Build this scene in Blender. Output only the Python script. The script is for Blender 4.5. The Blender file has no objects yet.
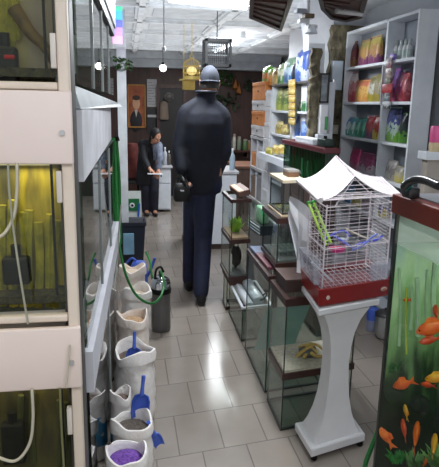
import bpy, bmesh, math, random
from mathutils import Vector, Matrix
random.seed(7)
scn = bpy.context.scene
COL = scn.collection
PI = math.pi
# ------------------------------------------------------------------ camera geometry
FPX, CX, CY, H = 563.0, 219.5, 233.5, 1.5
AY = Vector(((125-CX)/FPX, -(104-CY)/FPX, -1)).normalized()
_n = Vector(((172-CX)/FPX, -(2710-CY)/FPX, -1)); _n = (_n - AY*_n.dot(AY)).normalized()
AZ = -_n
AX = AY.cross(AZ)
def ray(px, py):
    c = Vector(((px-CX)/FPX, -(py-CY)/FPX, -1)); return Vector((AX.dot(c), AY.dot(c), AZ.dot(c)))
def at(px, py, Y):      # world point at depth Y
    r = ray(px, py); return r*(Y/r.y) + Vector((0, 0, H))
def atx(px, py, X):
    r = ray(px, py); return r*(X/r.x) + Vector((0, 0, H))
def atz(px, py, z):
    r = ray(px, py); return r*((z-H)/r.z) + Vector((0, 0, H))
cam = bpy.data.cameras.new('camera'); cob = bpy.data.objects.new('camera', cam); COL.objects.link(cob)
m3 = Matrix((AX, AY, AZ))
cob.matrix_world = Matrix.Translation((0, 0, H)) @ m3.to_4x4()
cam.sensor_fit = 'VERTICAL'; cam.sensor_height = 36; cam.lens = FPX/467*36; cam.clip_start = .02
scn.camera = cob

# ------------------------------------------------------------------ materials
def lin(c):
    c = c/255.0
    return c/12.92 if c <= .04045 else ((c+.055)/1.055)**2.4
def rgb(c): return (lin(c[0]), lin(c[1]), lin(c[2]), 1)
_mats = {}
def nt(name):
    m = bpy.data.materials.new(name); m.use_nodes = True
    t = m.node_tree; return m, t, t.nodes['Principled BSDF']
def M(name, c, rough=.5, metal=0, c2=None, scale=8, bump=0, spec=.5, stretch=None, detail=3, lo=.35, hi=.65):
    if name in _mats: return _mats[name]
    m, t, p = nt(name)
    p.inputs['Roughness'].default_value = rough; p.inputs['Metallic'].default_value = metal
    p.inputs['Specular IOR Level'].default_value = spec
    if c2 is None: c2 = tuple(x*.9 for x in c)
    tc = t.nodes.new('ShaderNodeTexCoord'); nz = t.nodes.new('ShaderNodeTexNoise')
    nz.inputs['Scale'].default_value = scale; nz.inputs['Detail'].default_value = detail
    if stretch:
        mp = t.nodes.new('ShaderNodeMapping'); mp.inputs['Scale'].default_value = stretch
        t.links.new(tc.outputs['Object'], mp.inputs['Vector']); t.links.new(mp.outputs['Vector'], nz.inputs['Vector'])
    else: t.links.new(tc.outputs['Object'], nz.inputs['Vector'])
    rp = t.nodes.new('ShaderNodeValToRGB'); rp.color_ramp.elements[0].color = rgb(c); rp.color_ramp.elements[1].color = rgb(c2)
    rp.color_ramp.elements[0].position = lo; rp.color_ramp.elements[1].position = hi
    t.links.new(nz.outputs['Fac'], rp.inputs['Fac']); t.links.new(rp.outputs['Color'], p.inputs['Base Color'])
    if bump:
        b = t.nodes.new('ShaderNodeBump'); b.inputs['Strength'].default_value = bump; b.inputs['Distance'].default_value = .01
        t.links.new(nz.outputs['Fac'], b.inputs['Height']); t.links.new(b.outputs['Normal'], p.inputs['Normal'])
    _mats[name] = m; return m
def E(name, c, s):
    if name in _mats: return _mats[name]
    m, t, p = nt(name); p.inputs['Base Color'].default_value = rgb(c)
    p.inputs['Emission Color'].default_value = rgb(c); p.inputs['Emission Strength'].default_value = s
    _mats[name] = m; return m
def G(name, tint=(240, 246, 243), refl=.9, rough=.02, haze=0, hazec=(200, 205, 205)):
    if name in _mats: return _mats[name]
    m, t, p = nt(name); t.nodes.remove(p); o = t.nodes['Material Output']
    tr = t.nodes.new('ShaderNodeBsdfTransparent'); tr.inputs['Color'].default_value = rgb(tint)
    gl = t.nodes.new('ShaderNodeBsdfGlossy'); gl.inputs['Roughness'].default_value = rough
    fr = t.nodes.new('ShaderNodeLayerWeight'); fr.inputs['Blend'].default_value = .5
    pw_ = t.nodes.new('ShaderNodeMath'); pw_.operation = 'POWER'; pw_.inputs[1].default_value = 4.5; t.links.new(fr.outputs['Facing'], pw_.inputs[0])
    sc_ = t.nodes.new('ShaderNodeMath'); sc_.operation = 'MULTIPLY_ADD'; sc_.inputs[1].default_value = .85; sc_.inputs[2].default_value = .05; t.links.new(pw_.outputs[0], sc_.inputs[0])
    mu = t.nodes.new('ShaderNodeMath'); mu.operation = 'MULTIPLY'; mu.inputs[1].default_value = refl; mu.use_clamp = True
    mx = t.nodes.new('ShaderNodeMixShader')
    t.links.new(sc_.outputs[0], mu.inputs[0]); t.links.new(mu.outputs[0], mx.inputs['Fac'])
    src = tr.outputs[0]
    if haze:
        df = t.nodes.new('ShaderNodeBsdfDiffuse'); df.inputs['Color'].default_value = rgb(hazec)
        m2 = t.nodes.new('ShaderNodeMixShader'); m2.inputs['Fac'].default_value = haze
        t.links.new(tr.outputs[0], m2.inputs[1]); t.links.new(df.outputs[0], m2.inputs[2]); src = m2.outputs[0]
    t.links.new(src, mx.inputs[1]); t.links.new(gl.outputs[0], mx.inputs[2]); t.links.new(mx.outputs[0], o.inputs['Surface'])
    _mats[name] = m; return m
def PK(name, stops, scale=60, rough=.35):
    """printed packaging: bands of colour up the packet, broken up by printed blotches"""
    if name in _mats: return _mats[name]
    m, t, p = nt(name); p.inputs['Roughness'].default_value = rough
    tc = t.nodes.new('ShaderNodeTexCoord'); sp = t.nodes.new('ShaderNodeSeparateXYZ'); t.links.new(tc.outputs['Generated'], sp.inputs[0])
    vo = t.nodes.new('ShaderNodeTexVoronoi'); vo.inputs['Scale'].default_value = scale; t.links.new(tc.outputs['Object'], vo.inputs['Vector'])
    nz = t.nodes.new('ShaderNodeTexNoise'); nz.inputs['Scale'].default_value = scale*.9; nz.inputs['Detail'].default_value = 1; t.links.new(tc.outputs['Object'], nz.inputs['Vector'])
    a = t.nodes.new('ShaderNodeMath'); a.operation = 'MULTIPLY_ADD'; a.inputs[1].default_value = .9; t.links.new(nz.outputs['Fac'], a.inputs[0])
    t.links.new(sp.outputs['Z'], a.inputs[2])
    s = t.nodes.new('ShaderNodeMath'); s.operation = 'SUBTRACT'; s.inputs[1].default_value = .45; t.links.new(a.outputs[0], s.inputs[0])
    r = t.nodes.new('ShaderNodeValToRGB'); r.color_ramp.interpolation = 'CONSTANT'
    e = r.color_ramp.elements
    stops = [tuple(.74*v+.26*(sum(c_)/3*.8) for v in c_) for c_ in stops]
    n = len(stops)
    e[0].position = 0; e[0].color = rgb(stops[0]); e[1].position = 1/n; e[1].color = rgb(stops[1])
    for i in range(2, n):
        q = e.new(i/n); q.color = rgb(stops[i])
    t.links.new(s.outputs[0], r.inputs['Fac']); t.links.new(r.outputs['Color'], p.inputs['Base Color'])
    _mats[name] = m; return m

# ------------------------------------------------------------------ mesh builder
class MB:
    def __init__(s): s.v = []; s.f = []; s.sm = False
    def add(s, vs, fs):
        b = len(s.v); s.v += [Vector(v) for v in vs]; s.f += [tuple(i+b for i in f) for f in fs]; return s
    def box(s, x0, x1, y0, y1, z0, z1, rot=0, piv=None, rx=0, ry=0):
        vs = [Vector((x, y, z)) for z in (z0, z1) for y in (y0, y1) for x in (x0, x1)]
        if rot or rx or ry:
            c = Vector(piv) if piv else Vector(((x0+x1)/2, (y0+y1)/2, (z0+z1)/2))
            R = Matrix.Rotation(rot, 3, 'Z') @ Matrix.Rotation(ry, 3, 'Y') @ Matrix.Rotation(rx, 3, 'X')
            vs = [c + R @ (v-c) for v in vs]
        return s.add(vs, [(0, 2, 3, 1), (4, 5, 7, 6), (0, 1, 5, 4), (2, 6, 7, 3), (0, 4, 6, 2), (1, 3, 7, 5)])
    def bevbox(s, x0, x1, y0, y1, z0, z1, b=.004, seg=2, rot=0, rx=0, ry=0):
        bm = bmesh.new(); bmesh.ops.create_cube(bm, size=1)
        for v in bm.verts: v.co = Vector(((x1-x0)*v.co.x, (y1-y0)*v.co.y, (z1-z0)*v.co.z))
        bmesh.ops.bevel(bm, geom=bm.edges[:], offset=b, segments=seg, affect='EDGES', profile=.5)
        R = Matrix.Rotation(rot, 3, 'Z') @ Matrix.Rotation(ry, 3, 'Y') @ Matrix.Rotation(rx, 3, 'X')
        c = Vector(((x0+x1)/2, (y0+y1)/2, (z0+z1)/2))
        bm.verts.ensure_lookup_table()
        s.add([c + R @ v.co for v in bm.verts], [tuple(v.index for v in f.verts) for f in bm.faces]); bm.free(); return s
    def prism(s, poly, z0, z1):
        n = len(poly)
        a = sum(poly[i][0]*poly[(i+1) % n][1]-poly[(i+1) % n][0]*poly[i][1] for i in range(n))
        if a < 0: poly = poly[::-1]
        vs = [(p[0], p[1], z0) for p in poly] + [(p[0], p[1], z1) for p in poly]
        return s.add(vs, [tuple(range(n))[::-1], tuple(range(n, 2*n))] + [(i, (i+1) % n, n+(i+1) % n, n+i) for i in range(n)])
    def hex(s, b, t):   # 4 bottom points, 4 top points
        return s.add(list(b)+list(t), [(3, 2, 1, 0), (4, 5, 6, 7)] + [(i, (i+1) % 4, 4+(i+1) % 4, 4+i) for i in range(4)])
    def loft(s, rings, cap=True):
        n = len(rings[0]); vs = [p for r in rings for p in r]; fs = []
        for k in range(len(rings)-1):
            for i in range(n): fs.append((k*n+i, k*n+(i+1) % n, (k+1)*n+(i+1) % n, (k+1)*n+i))
        if cap: fs += [tuple(range(n))[::-1], tuple(range((len(rings)-1)*n, len(rings)*n))]
        return s.add(vs, fs)
    def lathe(s, prof, c=(0, 0, 0), n=20, cap=True, sx=1, sy=1, wob=None):
        c = Vector(c); rings = []
        for (r, z) in prof:
            rings.append([c+Vector((r*sx*math.cos(2*PI*i/n)*(wob(i, z) if wob else 1), r*sy*math.sin(2*PI*i/n)*(wob(i, z) if wob else 1), z)) for i in range(n)])
        return s.loft(rings, cap)
    def tube(s, pts, r, n=8, rs=None):
        pts = [Vector(p) for p in pts]; rings = []
        up = None
        for k, p in enumerate(pts):
            d = (pts[min(k+1, len(pts)-1)]-pts[max(k-1, 0)])
            if d.length < 1e-9: d = Vector((0, 0, 1))
            d.normalize()
            if up is None:
                a = Vector((0, 0, 1)) if abs(d.z) < .9 else Vector((1, 0, 0)); u = d.cross(a).normalized()
            else:
                u = (up-d*up.dot(d)); u = u.normalized() if u.length > 1e-6 else d.orthogonal().normalized()
            up = u; w = d.cross(u); rr = rs[k] if rs else r
            rings.append([p+(u*math.cos(2*PI*i/n)+w*math.sin(2*PI*i/n))*rr for i in range(n)])
        return s.loft(rings)
    def ell(s, c, r, n=14, m=8, R=None):
        c = Vector(c); rings = []
        if not hasattr(r, '__len__'): r = (r, r, r)
        for j in range(m+1):
            a = -PI/2 + PI*j/m; a = max(-PI/2+.05, min(PI/2-.05, a))
            ring = []
            for i in range(n):
                p = Vector((r[0]*math.cos(a)*math.cos(2*PI*i/n), r[1]*math.cos(a)*math.sin(2*PI*i/n), r[2]*math.sin(a)))
                ring.append(c+(R @ p if R else p))
            rings.append(ring)
        return s.loft(rings)
    def cap(s, p0, r0, p1, r1, n=12):   # tapered capsule
        p0 = Vector(p0); p1 = Vector(p1); s.ell(p0, r0, n, 6); s.ell(p1, r1, n, 6)
        if (p1-p0).length > 1e-6: s.tube([p0, p1], 0, n, [r0, r1])
        return s
    def quad(s, a, b, c, d): return s.add([a, b, c, d], [(0, 1, 2, 3)])
    def smooth(s): s.sm = True; return s
    def mesh(s, name, mat, off):
        me = bpy.data.meshes.new(name); me.from_pydata([v-off for v in s.v], [], s.f); me.materials.append(mat)
        bm = bmesh.new(); bm.from_mesh(me); bmesh.ops.recalc_face_normals(bm, faces=bm.faces[:]); bm.to_mesh(me); bm.free()
        if s.sm:
            for p in me.polygons: p.use_smooth = True
            try: me.set_sharp_from_angle(angle=math.radians(50))
            except Exception: pass
        return me
    def build(s, name, mat, parent=None, remesh=0, smooth=0):
        """parent None -> a thing of its own with its origin at its base; else a part in the parent's frame"""
        if parent is None:
            xs = [v.x for v in s.v]; ys = [v.y for v in s.v]; zs = [v.z for v in s.v]
            off = Vector(((min(xs)+max(xs))/2, (min(ys)+max(ys))/2, min(zs)))
        else:
            off = Vector(); q = parent
            while q: off += q.location; q = q.parent
        me = s.mesh(name, mat, off)
        o = bpy.data.objects.new(name, me); COL.objects.link(o)
        if parent is None: o.location = off
        else: o.parent = parent
        if remesh:
            md = o.modifiers.new('r', 'REMESH'); md.mode = 'VOXEL'; md.voxel_size = remesh; md.use_smooth_shade = True
            if smooth:
                ms = o.modifiers.new('s', 'SMOOTH'); ms.factor = .5; ms.iterations = smooth
            dg = bpy.context.evaluated_depsgraph_get(); ev = o.evaluated_get(dg)
            nm = bpy.data.meshes.new_from_object(ev); o.modifiers.clear(); o.data = nm
            if not nm.materials: nm.materials.append(mat)
            for p in nm.polygons: p.use_smooth = True
        return o
def tag(o, label=None, cat=None, group=None, kind=None):
    if label: o['label'] = label
    if cat: o['category'] = cat
    if group: o['group'] = group
    if kind: o['kind'] = kind
    return o
def root(name, loc, label, cat, group=None):
    o = bpy.data.objects.new(name, None); o.empty_display_size = .1; COL.objects.link(o); o.location = Vector(loc)
    return tag(o, label, cat, group)
def struct(mb, name, mat, parent=None):
    o = mb.build(name, mat, parent)
    if parent is None: o['kind'] = 'structure'
    return o
def dup(r, loc=None, rot=None, label=None, group=None, mats=None, scale=None):
    def cp(o, par):
        c = o.copy(); COL.objects.link(c)
        if par: c.parent = par
        if mats and o.type == 'MESH' and o.name.split('.')[0] in mats:
            c.data = o.data.copy(); c.data.materials[0] = mats[o.name.split('.')[0]]
        for ch in [x for x in o.children]: cp(ch, c)
        return c
    c = cp(r, None)
    if loc is not None: c.location = Vector(loc)
    if rot is not None: c.rotation_euler = (0, 0, rot)
    if scale: c.scale = scale
    if label: c['label'] = label
    if group: c['group'] = group
    return c
def bez(pts, n=8):     # Catmull-Rom through points
    pts = [Vector(p) for p in pts]; out = []
    P = [pts[0]*2-pts[1]]+pts+[pts[-1]*2-pts[-2]]
    for i in range(1, len(P)-2):
        for k in range(n):
            t = k/n; a, b, c, d = P[i-1], P[i], P[i+1], P[i+2]
            out.append(.5*((2*b)+(c-a)*t+(2*a-5*b+4*c-d)*t*t+(3*b-a-3*c+d)*t**3))
    out.append(pts[-1]); return out

# shared materials
WHITE = M('white_laminate', (226, 230, 236), .4, c2=(214, 219, 226))
CREAM = M('cream_panel', (226, 208, 200), .45, c2=(220, 201, 192), scale=3)
CREAMF = M('cream_frame', (216, 200, 184), .45, c2=(206, 189, 172))
ALU = M('aluminium', (190, 192, 192), .35, .6)
PALEBLUE = M('pale_grey_beam', (204, 204, 212), .5, c2=(194, 194, 203))
BLACKP = M('black_plastic', (14, 13, 13), .55, spec=.2)
BROWN = M('brown_rim', (62, 36, 30), .35, c2=(48, 28, 24))
REDBROWN = M('red_brown_lid', (112, 44, 34), .32, c2=(98, 38, 30), scale=5)
GLASS = G('tank_glass', (245, 250, 247))
GLASSD = G('tank_glass_dark', (236, 240, 232), .35)
WOOD = M('dark_wood', (74, 40, 28), .45, c2=(50, 28, 20), scale=6, stretch=(8, 8, 1))
GREEN = M('green_hose', (30, 128, 52), .35, c2=(22, 104, 44))
BLUEP = M('blue_plastic', (78, 108, 206), .4, c2=(66, 96, 192))
SHG = M('shelf_grey_white', (200, 204, 212), .5, c2=(188, 192, 200))
STEEL = M('chrome', (200, 205, 210), .15, 1)

# ------------------------------------------------------------------ room shell
def floor_mat():
    m, t, p = nt('floor_tiles'); p.inputs['Roughness'].default_value = .2
    tc = t.nodes.new('ShaderNodeTexCoord'); mp = t.nodes.new('ShaderNodeMapping')
    # tile rows run slightly askew to the aisle, joints along the aisle stay parallel to it
    sx = t.nodes.new('ShaderNodeSeparateXYZ'); t.links.new(tc.outputs['Object'], sx.inputs[0])
    k = t.nodes.new('ShaderNodeMath'); k.operation = 'MULTIPLY_ADD'; k.inputs[1].default_value = -.15
    t.links.new(sx.outputs['X'], k.inputs[0]); t.links.new(sx.outputs['Y'], k.inputs[2])
    cb = t.nodes.new('ShaderNodeCombineXYZ'); t.links.new(sx.outputs['X'], cb.inputs[0]); t.links.new(k.outputs[0], cb.inputs[1])
    mp.inputs['Location'].default_value = (-.21+.205*3, -2.482+.325*12, 0); t.links.new(cb.outputs[0], mp.inputs['Vector'])
    br = t.nodes.new('ShaderNodeTexBrick'); br.offset = .5; br.inputs['Scale'].default_value = 1
    br.inputs['Brick Width'].default_value = .205; br.inputs['Row Height'].default_value = .325; br.inputs['Mortar Size'].default_value = .0035
    br.inputs['Mortar Smooth'].default_value = .4
    br.inputs['Color1'].default_value = rgb((150, 140, 131)); br.inputs['Color2'].default_value = rgb((142, 133, 124)); br.inputs['Mortar'].default_value = rgb((112, 104, 98))
    t.links.new(mp.outputs['Vector'], br.inputs['Vector'])
    nz = t.nodes.new('ShaderNodeTexNoise'); nz.inputs['Scale'].default_value = 5; nz.inputs['Detail'].default_value = 5; t.links.new(tc.outputs['Object'], nz.inputs['Vector'])
    r = t.nodes.new('ShaderNodeMapRange'); r.inputs[3].default_value = .82; r.inputs[4].default_value = 1.12; t.links.new(nz.outputs['Fac'], r.inputs[0])
    mx = t.nodes.new('ShaderNodeMix'); mx.data_type = 'RGBA'; mx.blend_type = 'MULTIPLY'; mx.inputs[0].default_value = 1
    t.links.new(br.outputs['Color'], mx.inputs[6]); t.links.new(r.outputs[0], mx.inputs[7]); t.links.new(mx.outputs[2], p.inputs['Base Color'])
    r2 = t.nodes.new('ShaderNodeMapRange'); r2.inputs[3].default_value = .13; r2.inputs[4].default_value = .27; t.links.new(nz.outputs['Fac'], r2.inputs[0]); t.links.new(r2.outputs[0], p.inputs['Roughness'])
    b = t.nodes.new('ShaderNodeBump'); b.inputs['Strength'].default_value = .3; b.inputs['Distance'].default_value = .002; b.invert = True
    t.links.new(br.outputs['Fac'], b.inputs['Height']); t.links.new(b.outputs['Normal'], p.inputs['Normal'])
    return m
CEIL = 2.3; YB = 9.5
fl = MB().box(-1.3, 2.6, -1.5, YB+.1, -.1, 0).build('floor', floor_mat()); fl['kind'] = 'structure'
# keep tile coordinates in world space
fl.data.transform(Matrix.Translation(fl.location)); fl.location = (0, 0, 0)
CEILM = M('ceiling_paint', (220, 223, 226), .6, c2=(208, 212, 216), scale=2)
struct(MB().box(-1.3, 2.6, -1.5, YB+.1, CEIL, CEIL+.1), 'ceiling', CEILM)
BACKW = M('back_wall_panelling', (70, 40, 30), .5, c2=(50, 28, 22), scale=5, stretch=(6, 6, 1))
struct(MB().box(-1.3, 2.6, YB, YB+.1, 0, CEIL), 'wall_back', BACKW)
WALLM = M('wall_paint', (196, 200, 206), .6, c2=(184, 188, 194), scale=2)
struct(MB().box(-1.4, -1.3, -1.5, YB, 0, CEIL), 'wall_left', WALLM)
struct(MB().box(2.6, 2.7, -1.5, YB, 0, CEIL), 'wall_right', WALLM)
# partition behind the right-hand shelves
struct(MB().box(2.02, 2.12, 1.2, 4.78, 0, CEIL).box(1.74, 2.6, 4.78, 4.86, 0, CEIL).box(1.74, 1.82, 4.86, 6.1, 0, CEIL), 'wall_partition', WALLM)
# soffit above back wall
struct(MB().box(-.9, 2.5, YB-.25, YB, 2.07, CEIL).box(-.9, 2.5, YB-.32, YB, 2.2, CEIL), 'trim_1', M('soffit_paint', (186, 192, 198), .6))
# moulded ceiling battens
b = MB()
for y in (3.0, 3.9, 4.8, 5.7, 6.6, 7.5, 8.4): b.box(-1.2, 2.5, y-.05, y+.05, CEIL-.025, CEIL).box(-1.2, 2.5, y-.025, y+.025, CEIL-.045, CEIL)
for x in (-.6, .15, .9, 1.65): b.box(x-.05, x+.05, 2, 9.2, CEIL-.025, CEIL).box(x-.025, x+.025, 2, 9.2, CEIL-.045, CEIL)
struct(b, 'trim_2', M('ceiling_moulding', (222, 225, 228), .5))
# slim wooden light strips on the ceiling (raised panel frames)
b = MB()
for yy in (3.05, 3.95, 4.85, 5.75, 6.65, 7.55):
    for xx in (.2, .95, -.55):
        b.box(xx+.06, xx+.64, yy+.1, yy+.7, CEIL-.012, CEIL)
struct(b, 'trim_3', M('ceiling_panel', (204, 208, 213), .6))
# white pillar between the shelves, with moulded capital
pl = MB().box(1.40, 1.53, 4.36, 4.50, 0, 2.05)
pl.loft([[(1.40-e, 4.36-e, z), (1.53+e*1.6, 4.36-e, z), (1.53+e*1.6, 4.50+e, z), (1.40-e, 4.50+e, z)] for e, z in ((0, 1.98), (.006, 2.04), (.02, 2.12), (.04, 2.2), (.06, 2.3))])
struct(pl, 'trim_4', M('pillar_white', (220, 223, 230), .5))
# white post at the far left
struct(MB().box(-.065, .015, 5.2, 5.28, 0, CEIL), 'trim_5', M('post_white', (205, 208, 212), .5))

# ------------------------------------------------------------------ lamps
def tube_lamp(name, a, b_, label, power, glow=7):
    a = Vector(a); b_ = Vector(b_); d = (b_-a).normalized(); n = d.cross(Vector((0, 0, 1)))
    r = root(name, ((a+b_)/2), label, 'ceiling light')
    hs = MB(); w = .03
    hs.hex([a-n*w, b_-n*w, b_+n*w, a+n*w], [p+Vector((0, 0, CEIL-a.z)) for p in (a-n*w*.8, b_-n*w*.8, b_+n*w*.8, a+n*w*.8)])
    hs.build('housing', M('lamp_housing', (220, 224, 230), .4), r)
    tb = MB(); tb.tube([a+d*.03-Vector((0, 0, .016)), b_-d*.03-Vector((0, 0, .016))], .015, 10).smooth().build('fluorescent_tube', E('tube_glow_%d' % glow, (235, 242, 255), glow), r)
    L = bpy.data.lights.new('tube_light', 'AREA'); L.shape = 'RECTANGLE'; L.size = (b_-a).length; L.size_y = .08; L.energy = power; L.color = (.93, .97, 1)
    lo = bpy.data.objects.new('tube_light', L); COL.objects.link(lo)
    c = (a+b_)/2-Vector((0, 0, .045)); lo.location = c
    x = d; z = Vector((0, 0, 1)); y = z.cross(x)
    lo.rotation_euler = Matrix((x, y, z)).transposed().to_euler()
    L2 = L.copy(); L2.energy = power*.2; L2.size_y = .2; l2 = bpy.data.objects.new('tube_light', L2); COL.objects.link(l2)
    l2.location = (a+b_)/2-Vector((0, 0, .06)); l2.rotation_euler = Matrix((x, -y, -z)).transposed().to_euler()
    return r
tube_lamp('fluorescent_lamp', atz(165, -3, 2.22), atz(250, 6, 2.22), 'white fluorescent tube lamp on ceiling at top edge of photo', 28)
tube_lamp('fluorescent_lamp', (1.28, 6.3, 2.22), (1.2, 7.8, 2.22), 'fluorescent tube lamp on ceiling running toward the back wall', 34, 3)
tube_lamp('fluorescent_lamp', (-.9, .1, 2.22), (.9, .1, 2.22), 'fluorescent tube lamp on ceiling out of view above the front aisle', 19)
tube_lamp('fluorescent_lamp', (.74, 1.9, 2.22), (.74, 3.2, 2.22), 'fluorescent tube lamp on ceiling above the right-hand tanks, out of view', 42)
w = bpy.data.worlds.new('world'); scn.world = w; w.use_nodes = True
w.node_tree.nodes['Background'].inputs[0].default_value = (.95, .97, 1, 1); w.node_tree.nodes['Background'].inputs[1].default_value = .85

L = bpy.data.lights.new('added_ceiling_fill', 'AREA'); L.shape = 'RECTANGLE'; L.size = 2.4; L.size_y = 4.6; L.energy = 24; L.color = (.95, .98, 1)  # added upward fill without a fixture, brightens the rear ceiling
lo = bpy.data.objects.new('added_ceiling_fill', L); COL.objects.link(lo); lo.location = (.6, 6.3, 1.98); lo.rotation_euler = (PI, 0, 0)
# little globe lamp by the back wall
def globe(px, py, Y, label, s, r=.05):
    c = at(px, py, Y); t = root('globe_lamp', (c.x, c.y, c.z), label, 'lamp')
    MB().ell(c, r).smooth().build('bulb', E('globe_glow', (255, 250, 240), s), t)
    MB().tube([c+Vector((0, 0, r*.8)), c+Vector((0, 0, r*1.6))], r*.45, 10).build('socket', BLACKP, t)
    MB().tube([c+Vector((0, 0, r*1.6)), (c.x, c.y, CEIL)], .004, 6).build('cord', BLACKP, t)
    return t
globe(163, 68, 8.6, 'small bright globe bulb hanging near the back wall', 12)
globe(118, 27, 6.2, 'bright bulb glowing behind the upper left tanks', 0.01, .02) if False else None

# ------------------------------------------------------------------ front left aquarium rack (faces the camera)
XR, XL, YF, YK = -.122, -.62, 1.35, 1.50
rk = root('aquarium_rack', ((XR+XL)/2, (YF+YK)/2, 0), 'cream framed aquarium rack at left edge facing camera', 'rack')
def fr(x0, x1, y0, y1, z0, z1, nm='frame', mat=CREAMF, p=rk, bv=.004): return MB().bevbox(x0, x1, y0, y1, z0, z1, bv).smooth().build(nm, mat, p)
fr(XR-.026, XR, YF, YF+.03, 0, 2.15, 'post'); fr(XR-.036, XR, YF+.034, YK, 0, 2.15, 'side_panel', M('side_dark', (70, 68, 66), .5))
fr(XL, XL+.036, YF, YF+.03, 0, 2.15, 'post'); fr(XL, XL+.036, YK-.03, YK, 0, 2.15, 'post')
def hood(z0, z1):
    h_ = fr(XL, XR+.003, YF-.014, YF+.004, z0, z1, 'hood_panel', CREAM)
    MB().box(XL+.036, XR-.038, YF+.03, YK, z0+.01, z1-.012).build('hood_body', CREAM, h_)
    MB().tube([(XR-.02, YF-.022, (z0+z1)/2-.01), (XR-.02, YF-.012, (z0+z1)/2-.01)], .006, 12).build('screw', ALU, h_)
hood(1.362, 1.526); hood(.80, .962); hood(.10, .26)
for z in (1.527, .971, .262): fr(XL+.036, XR-.027, YF+.004, YF+.03, z, z+.018, 'rail')
fr(XL+.036, XR-.036, YF+.004, YF+.03, 2.12, 2.15, 'rail')
# switch blocks
for z in (1.575, 1.27, .66): fr(XR-.040, XR-.027, YF+.002, YF+.02, z, z+.075, 'switch_block', M('switch_white', (215, 205, 195), .4), bv=.002)
def tankbg(name, cols, nscale, em=0):
    m, t, p = nt(name); p.inputs['Roughness'].default_value = .6
    tc = t.nodes.new('ShaderNodeTexCoord'); mp = t.nodes.new('ShaderNodeMapping'); mp.inputs['Scale'].default_value = (1, 1, .18)
    nz = t.nodes.new('ShaderNodeTexNoise'); nz.inputs['Scale'].default_value = nscale; nz.inputs['Detail'].default_value = 4
    t.links.new(tc.outputs['Object'], mp.inputs[0]); t.links.new(mp.outputs[0], nz.inputs['Vector'])
    r = t.nodes.new('ShaderNodeValToRGB'); e = r.color_ramp.elements; n = len(cols)
    e[0].position = .3; e[0].color = rgb(cols[0]); e[1].position = .7; e[1].color = rgb(cols[-1])
    for i in range(1, n-1): q = e.new(.3+.4*i/(n-1)); q.color = rgb(cols[i])
    t.links.new(nz.outputs['Fac'], r.inputs['Fac']); t.links.new(r.outputs[0], p.inputs['Base Color'])
    if em: t.links.new(r.outputs[0], p.inputs['Emission Color']); p.inputs['Emission Strength'].default_value = em  # backdrop glows in its own colours to imitate a lit tank
    return m
def rack_tank(z0, z1, label, bgm, wat, wl):
    t = root('aquarium', ((XL+XR)/2, (YF+YK)/2, z0), label, 'aquarium')
    x0, x1, y0, y1 = XL+.038, XR-.0275, YF+.031, YK-.032
    g = MB(); g.box(x0, x1, y0, y0+.004, z0, z1).build('glass_front', GLASSD, t)
    MB().box(x0, x1, y1-.004, y1, z0, z1).build('back_panel', bgm, t)
    MB().box(x0, x0+.004, y0+.004, y1-.004, z0, z1).build('glass_side', GLASSD, t)
    MB().box(x1-.004, x1, y0+.004, y1-.004, z0, z1).build('glass_side', bgm, t)
    MB().box(x0+.004, x1-.004, y0+.004, y1-.004, z0, z0+.02).build('gravel', M('dark_gravel', (70, 62, 40), .8, c2=(40, 36, 24), scale=90, bump=.5), t)
    tl_ = MB().box(x0+.03, x1-.03, y0+.03, y0+.045, z1-.008, z1-.002).build('tank_lamp', E('tank_lamp_glow', (255, 240, 190), .4), t)
    L = bpy.data.lights.new('tank_light', 'AREA'); L.shape = 'RECTANGLE'; L.size = .4; L.size_y = .03; L.energy = wl; L.color = (1, .9, .55)
    lo = bpy.data.objects.new('tank_light', L); COL.objects.link(lo); lo.location = ((x0+x1)/2, y0+.05, z1-.02)
    MB().box(x1-.03, x1-.024, y0+.006, y0+.012, z0, z1).build('corner_strip', BLACKP, t)
    return t
BG1 = tankbg('tank_backdrop_grey', [(120, 104, 40), (140, 126, 76), (138, 122, 108), (128, 114, 104)], 9, .1)
BG2 = tankbg('tank_backdrop_olive', [(56, 50, 12), (104, 92, 22), (160, 140, 34), (84, 72, 18)], 16, .1)
BG3 = tankbg('tank_backdrop_dark', [(30, 26, 10), (60, 52, 20), (84, 72, 34), (40, 34, 18)], 16, .05)
rack_tank(1.556, 2.12, 'top aquarium of front left rack with branch and black filter', BG1, None, 1.0)
rack_tank(1.011, 1.36, 'middle aquarium of front left rack with olive green water plants', BG2, None, .55)
rack_tank(.296, .80, 'lowest aquarium of front left rack with murky dark water', BG3, None, .25)
def inner_filter(px, py, Y, w_, h_, label):
    c = at(px, py, Y); t = root('aquarium_filter', (c.x, c.y, c.z-h_/2), label, 'aquarium filter')
    MB().bevbox(c.x-w_/2, c.x+w_/2, c.y-.018, c.y+.018, c.z-h_/2, c.z+h_/2, .008).smooth().build('body', BLACKP, t)
    MB().tube([(c.x, c.y, c.z+h_/2-.005), (c.x, c.y, c.z+h_/2+.03)], .012, 10).build('outlet', BLACKP, t)
    return t
f1 = inner_filter(6, 66, 1.41, .055, .085, 'black box filter with red mark in top left aquarium')
c = at(9, 57, 1.388); MB().tube([(c.x-.01, 1.388, c.z), (c.x+.012, 1.388, c.z)], .005, 8).build('red_mark', M('red_mark', (150, 20, 20), .4), f1)
inner_filter(17, 270, 1.415, .066, .07, 'black filter standing in middle left aquarium')
inner_filter(14, 442, 1.425, .06, .12, 'black filter in lowest left aquarium')
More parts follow.
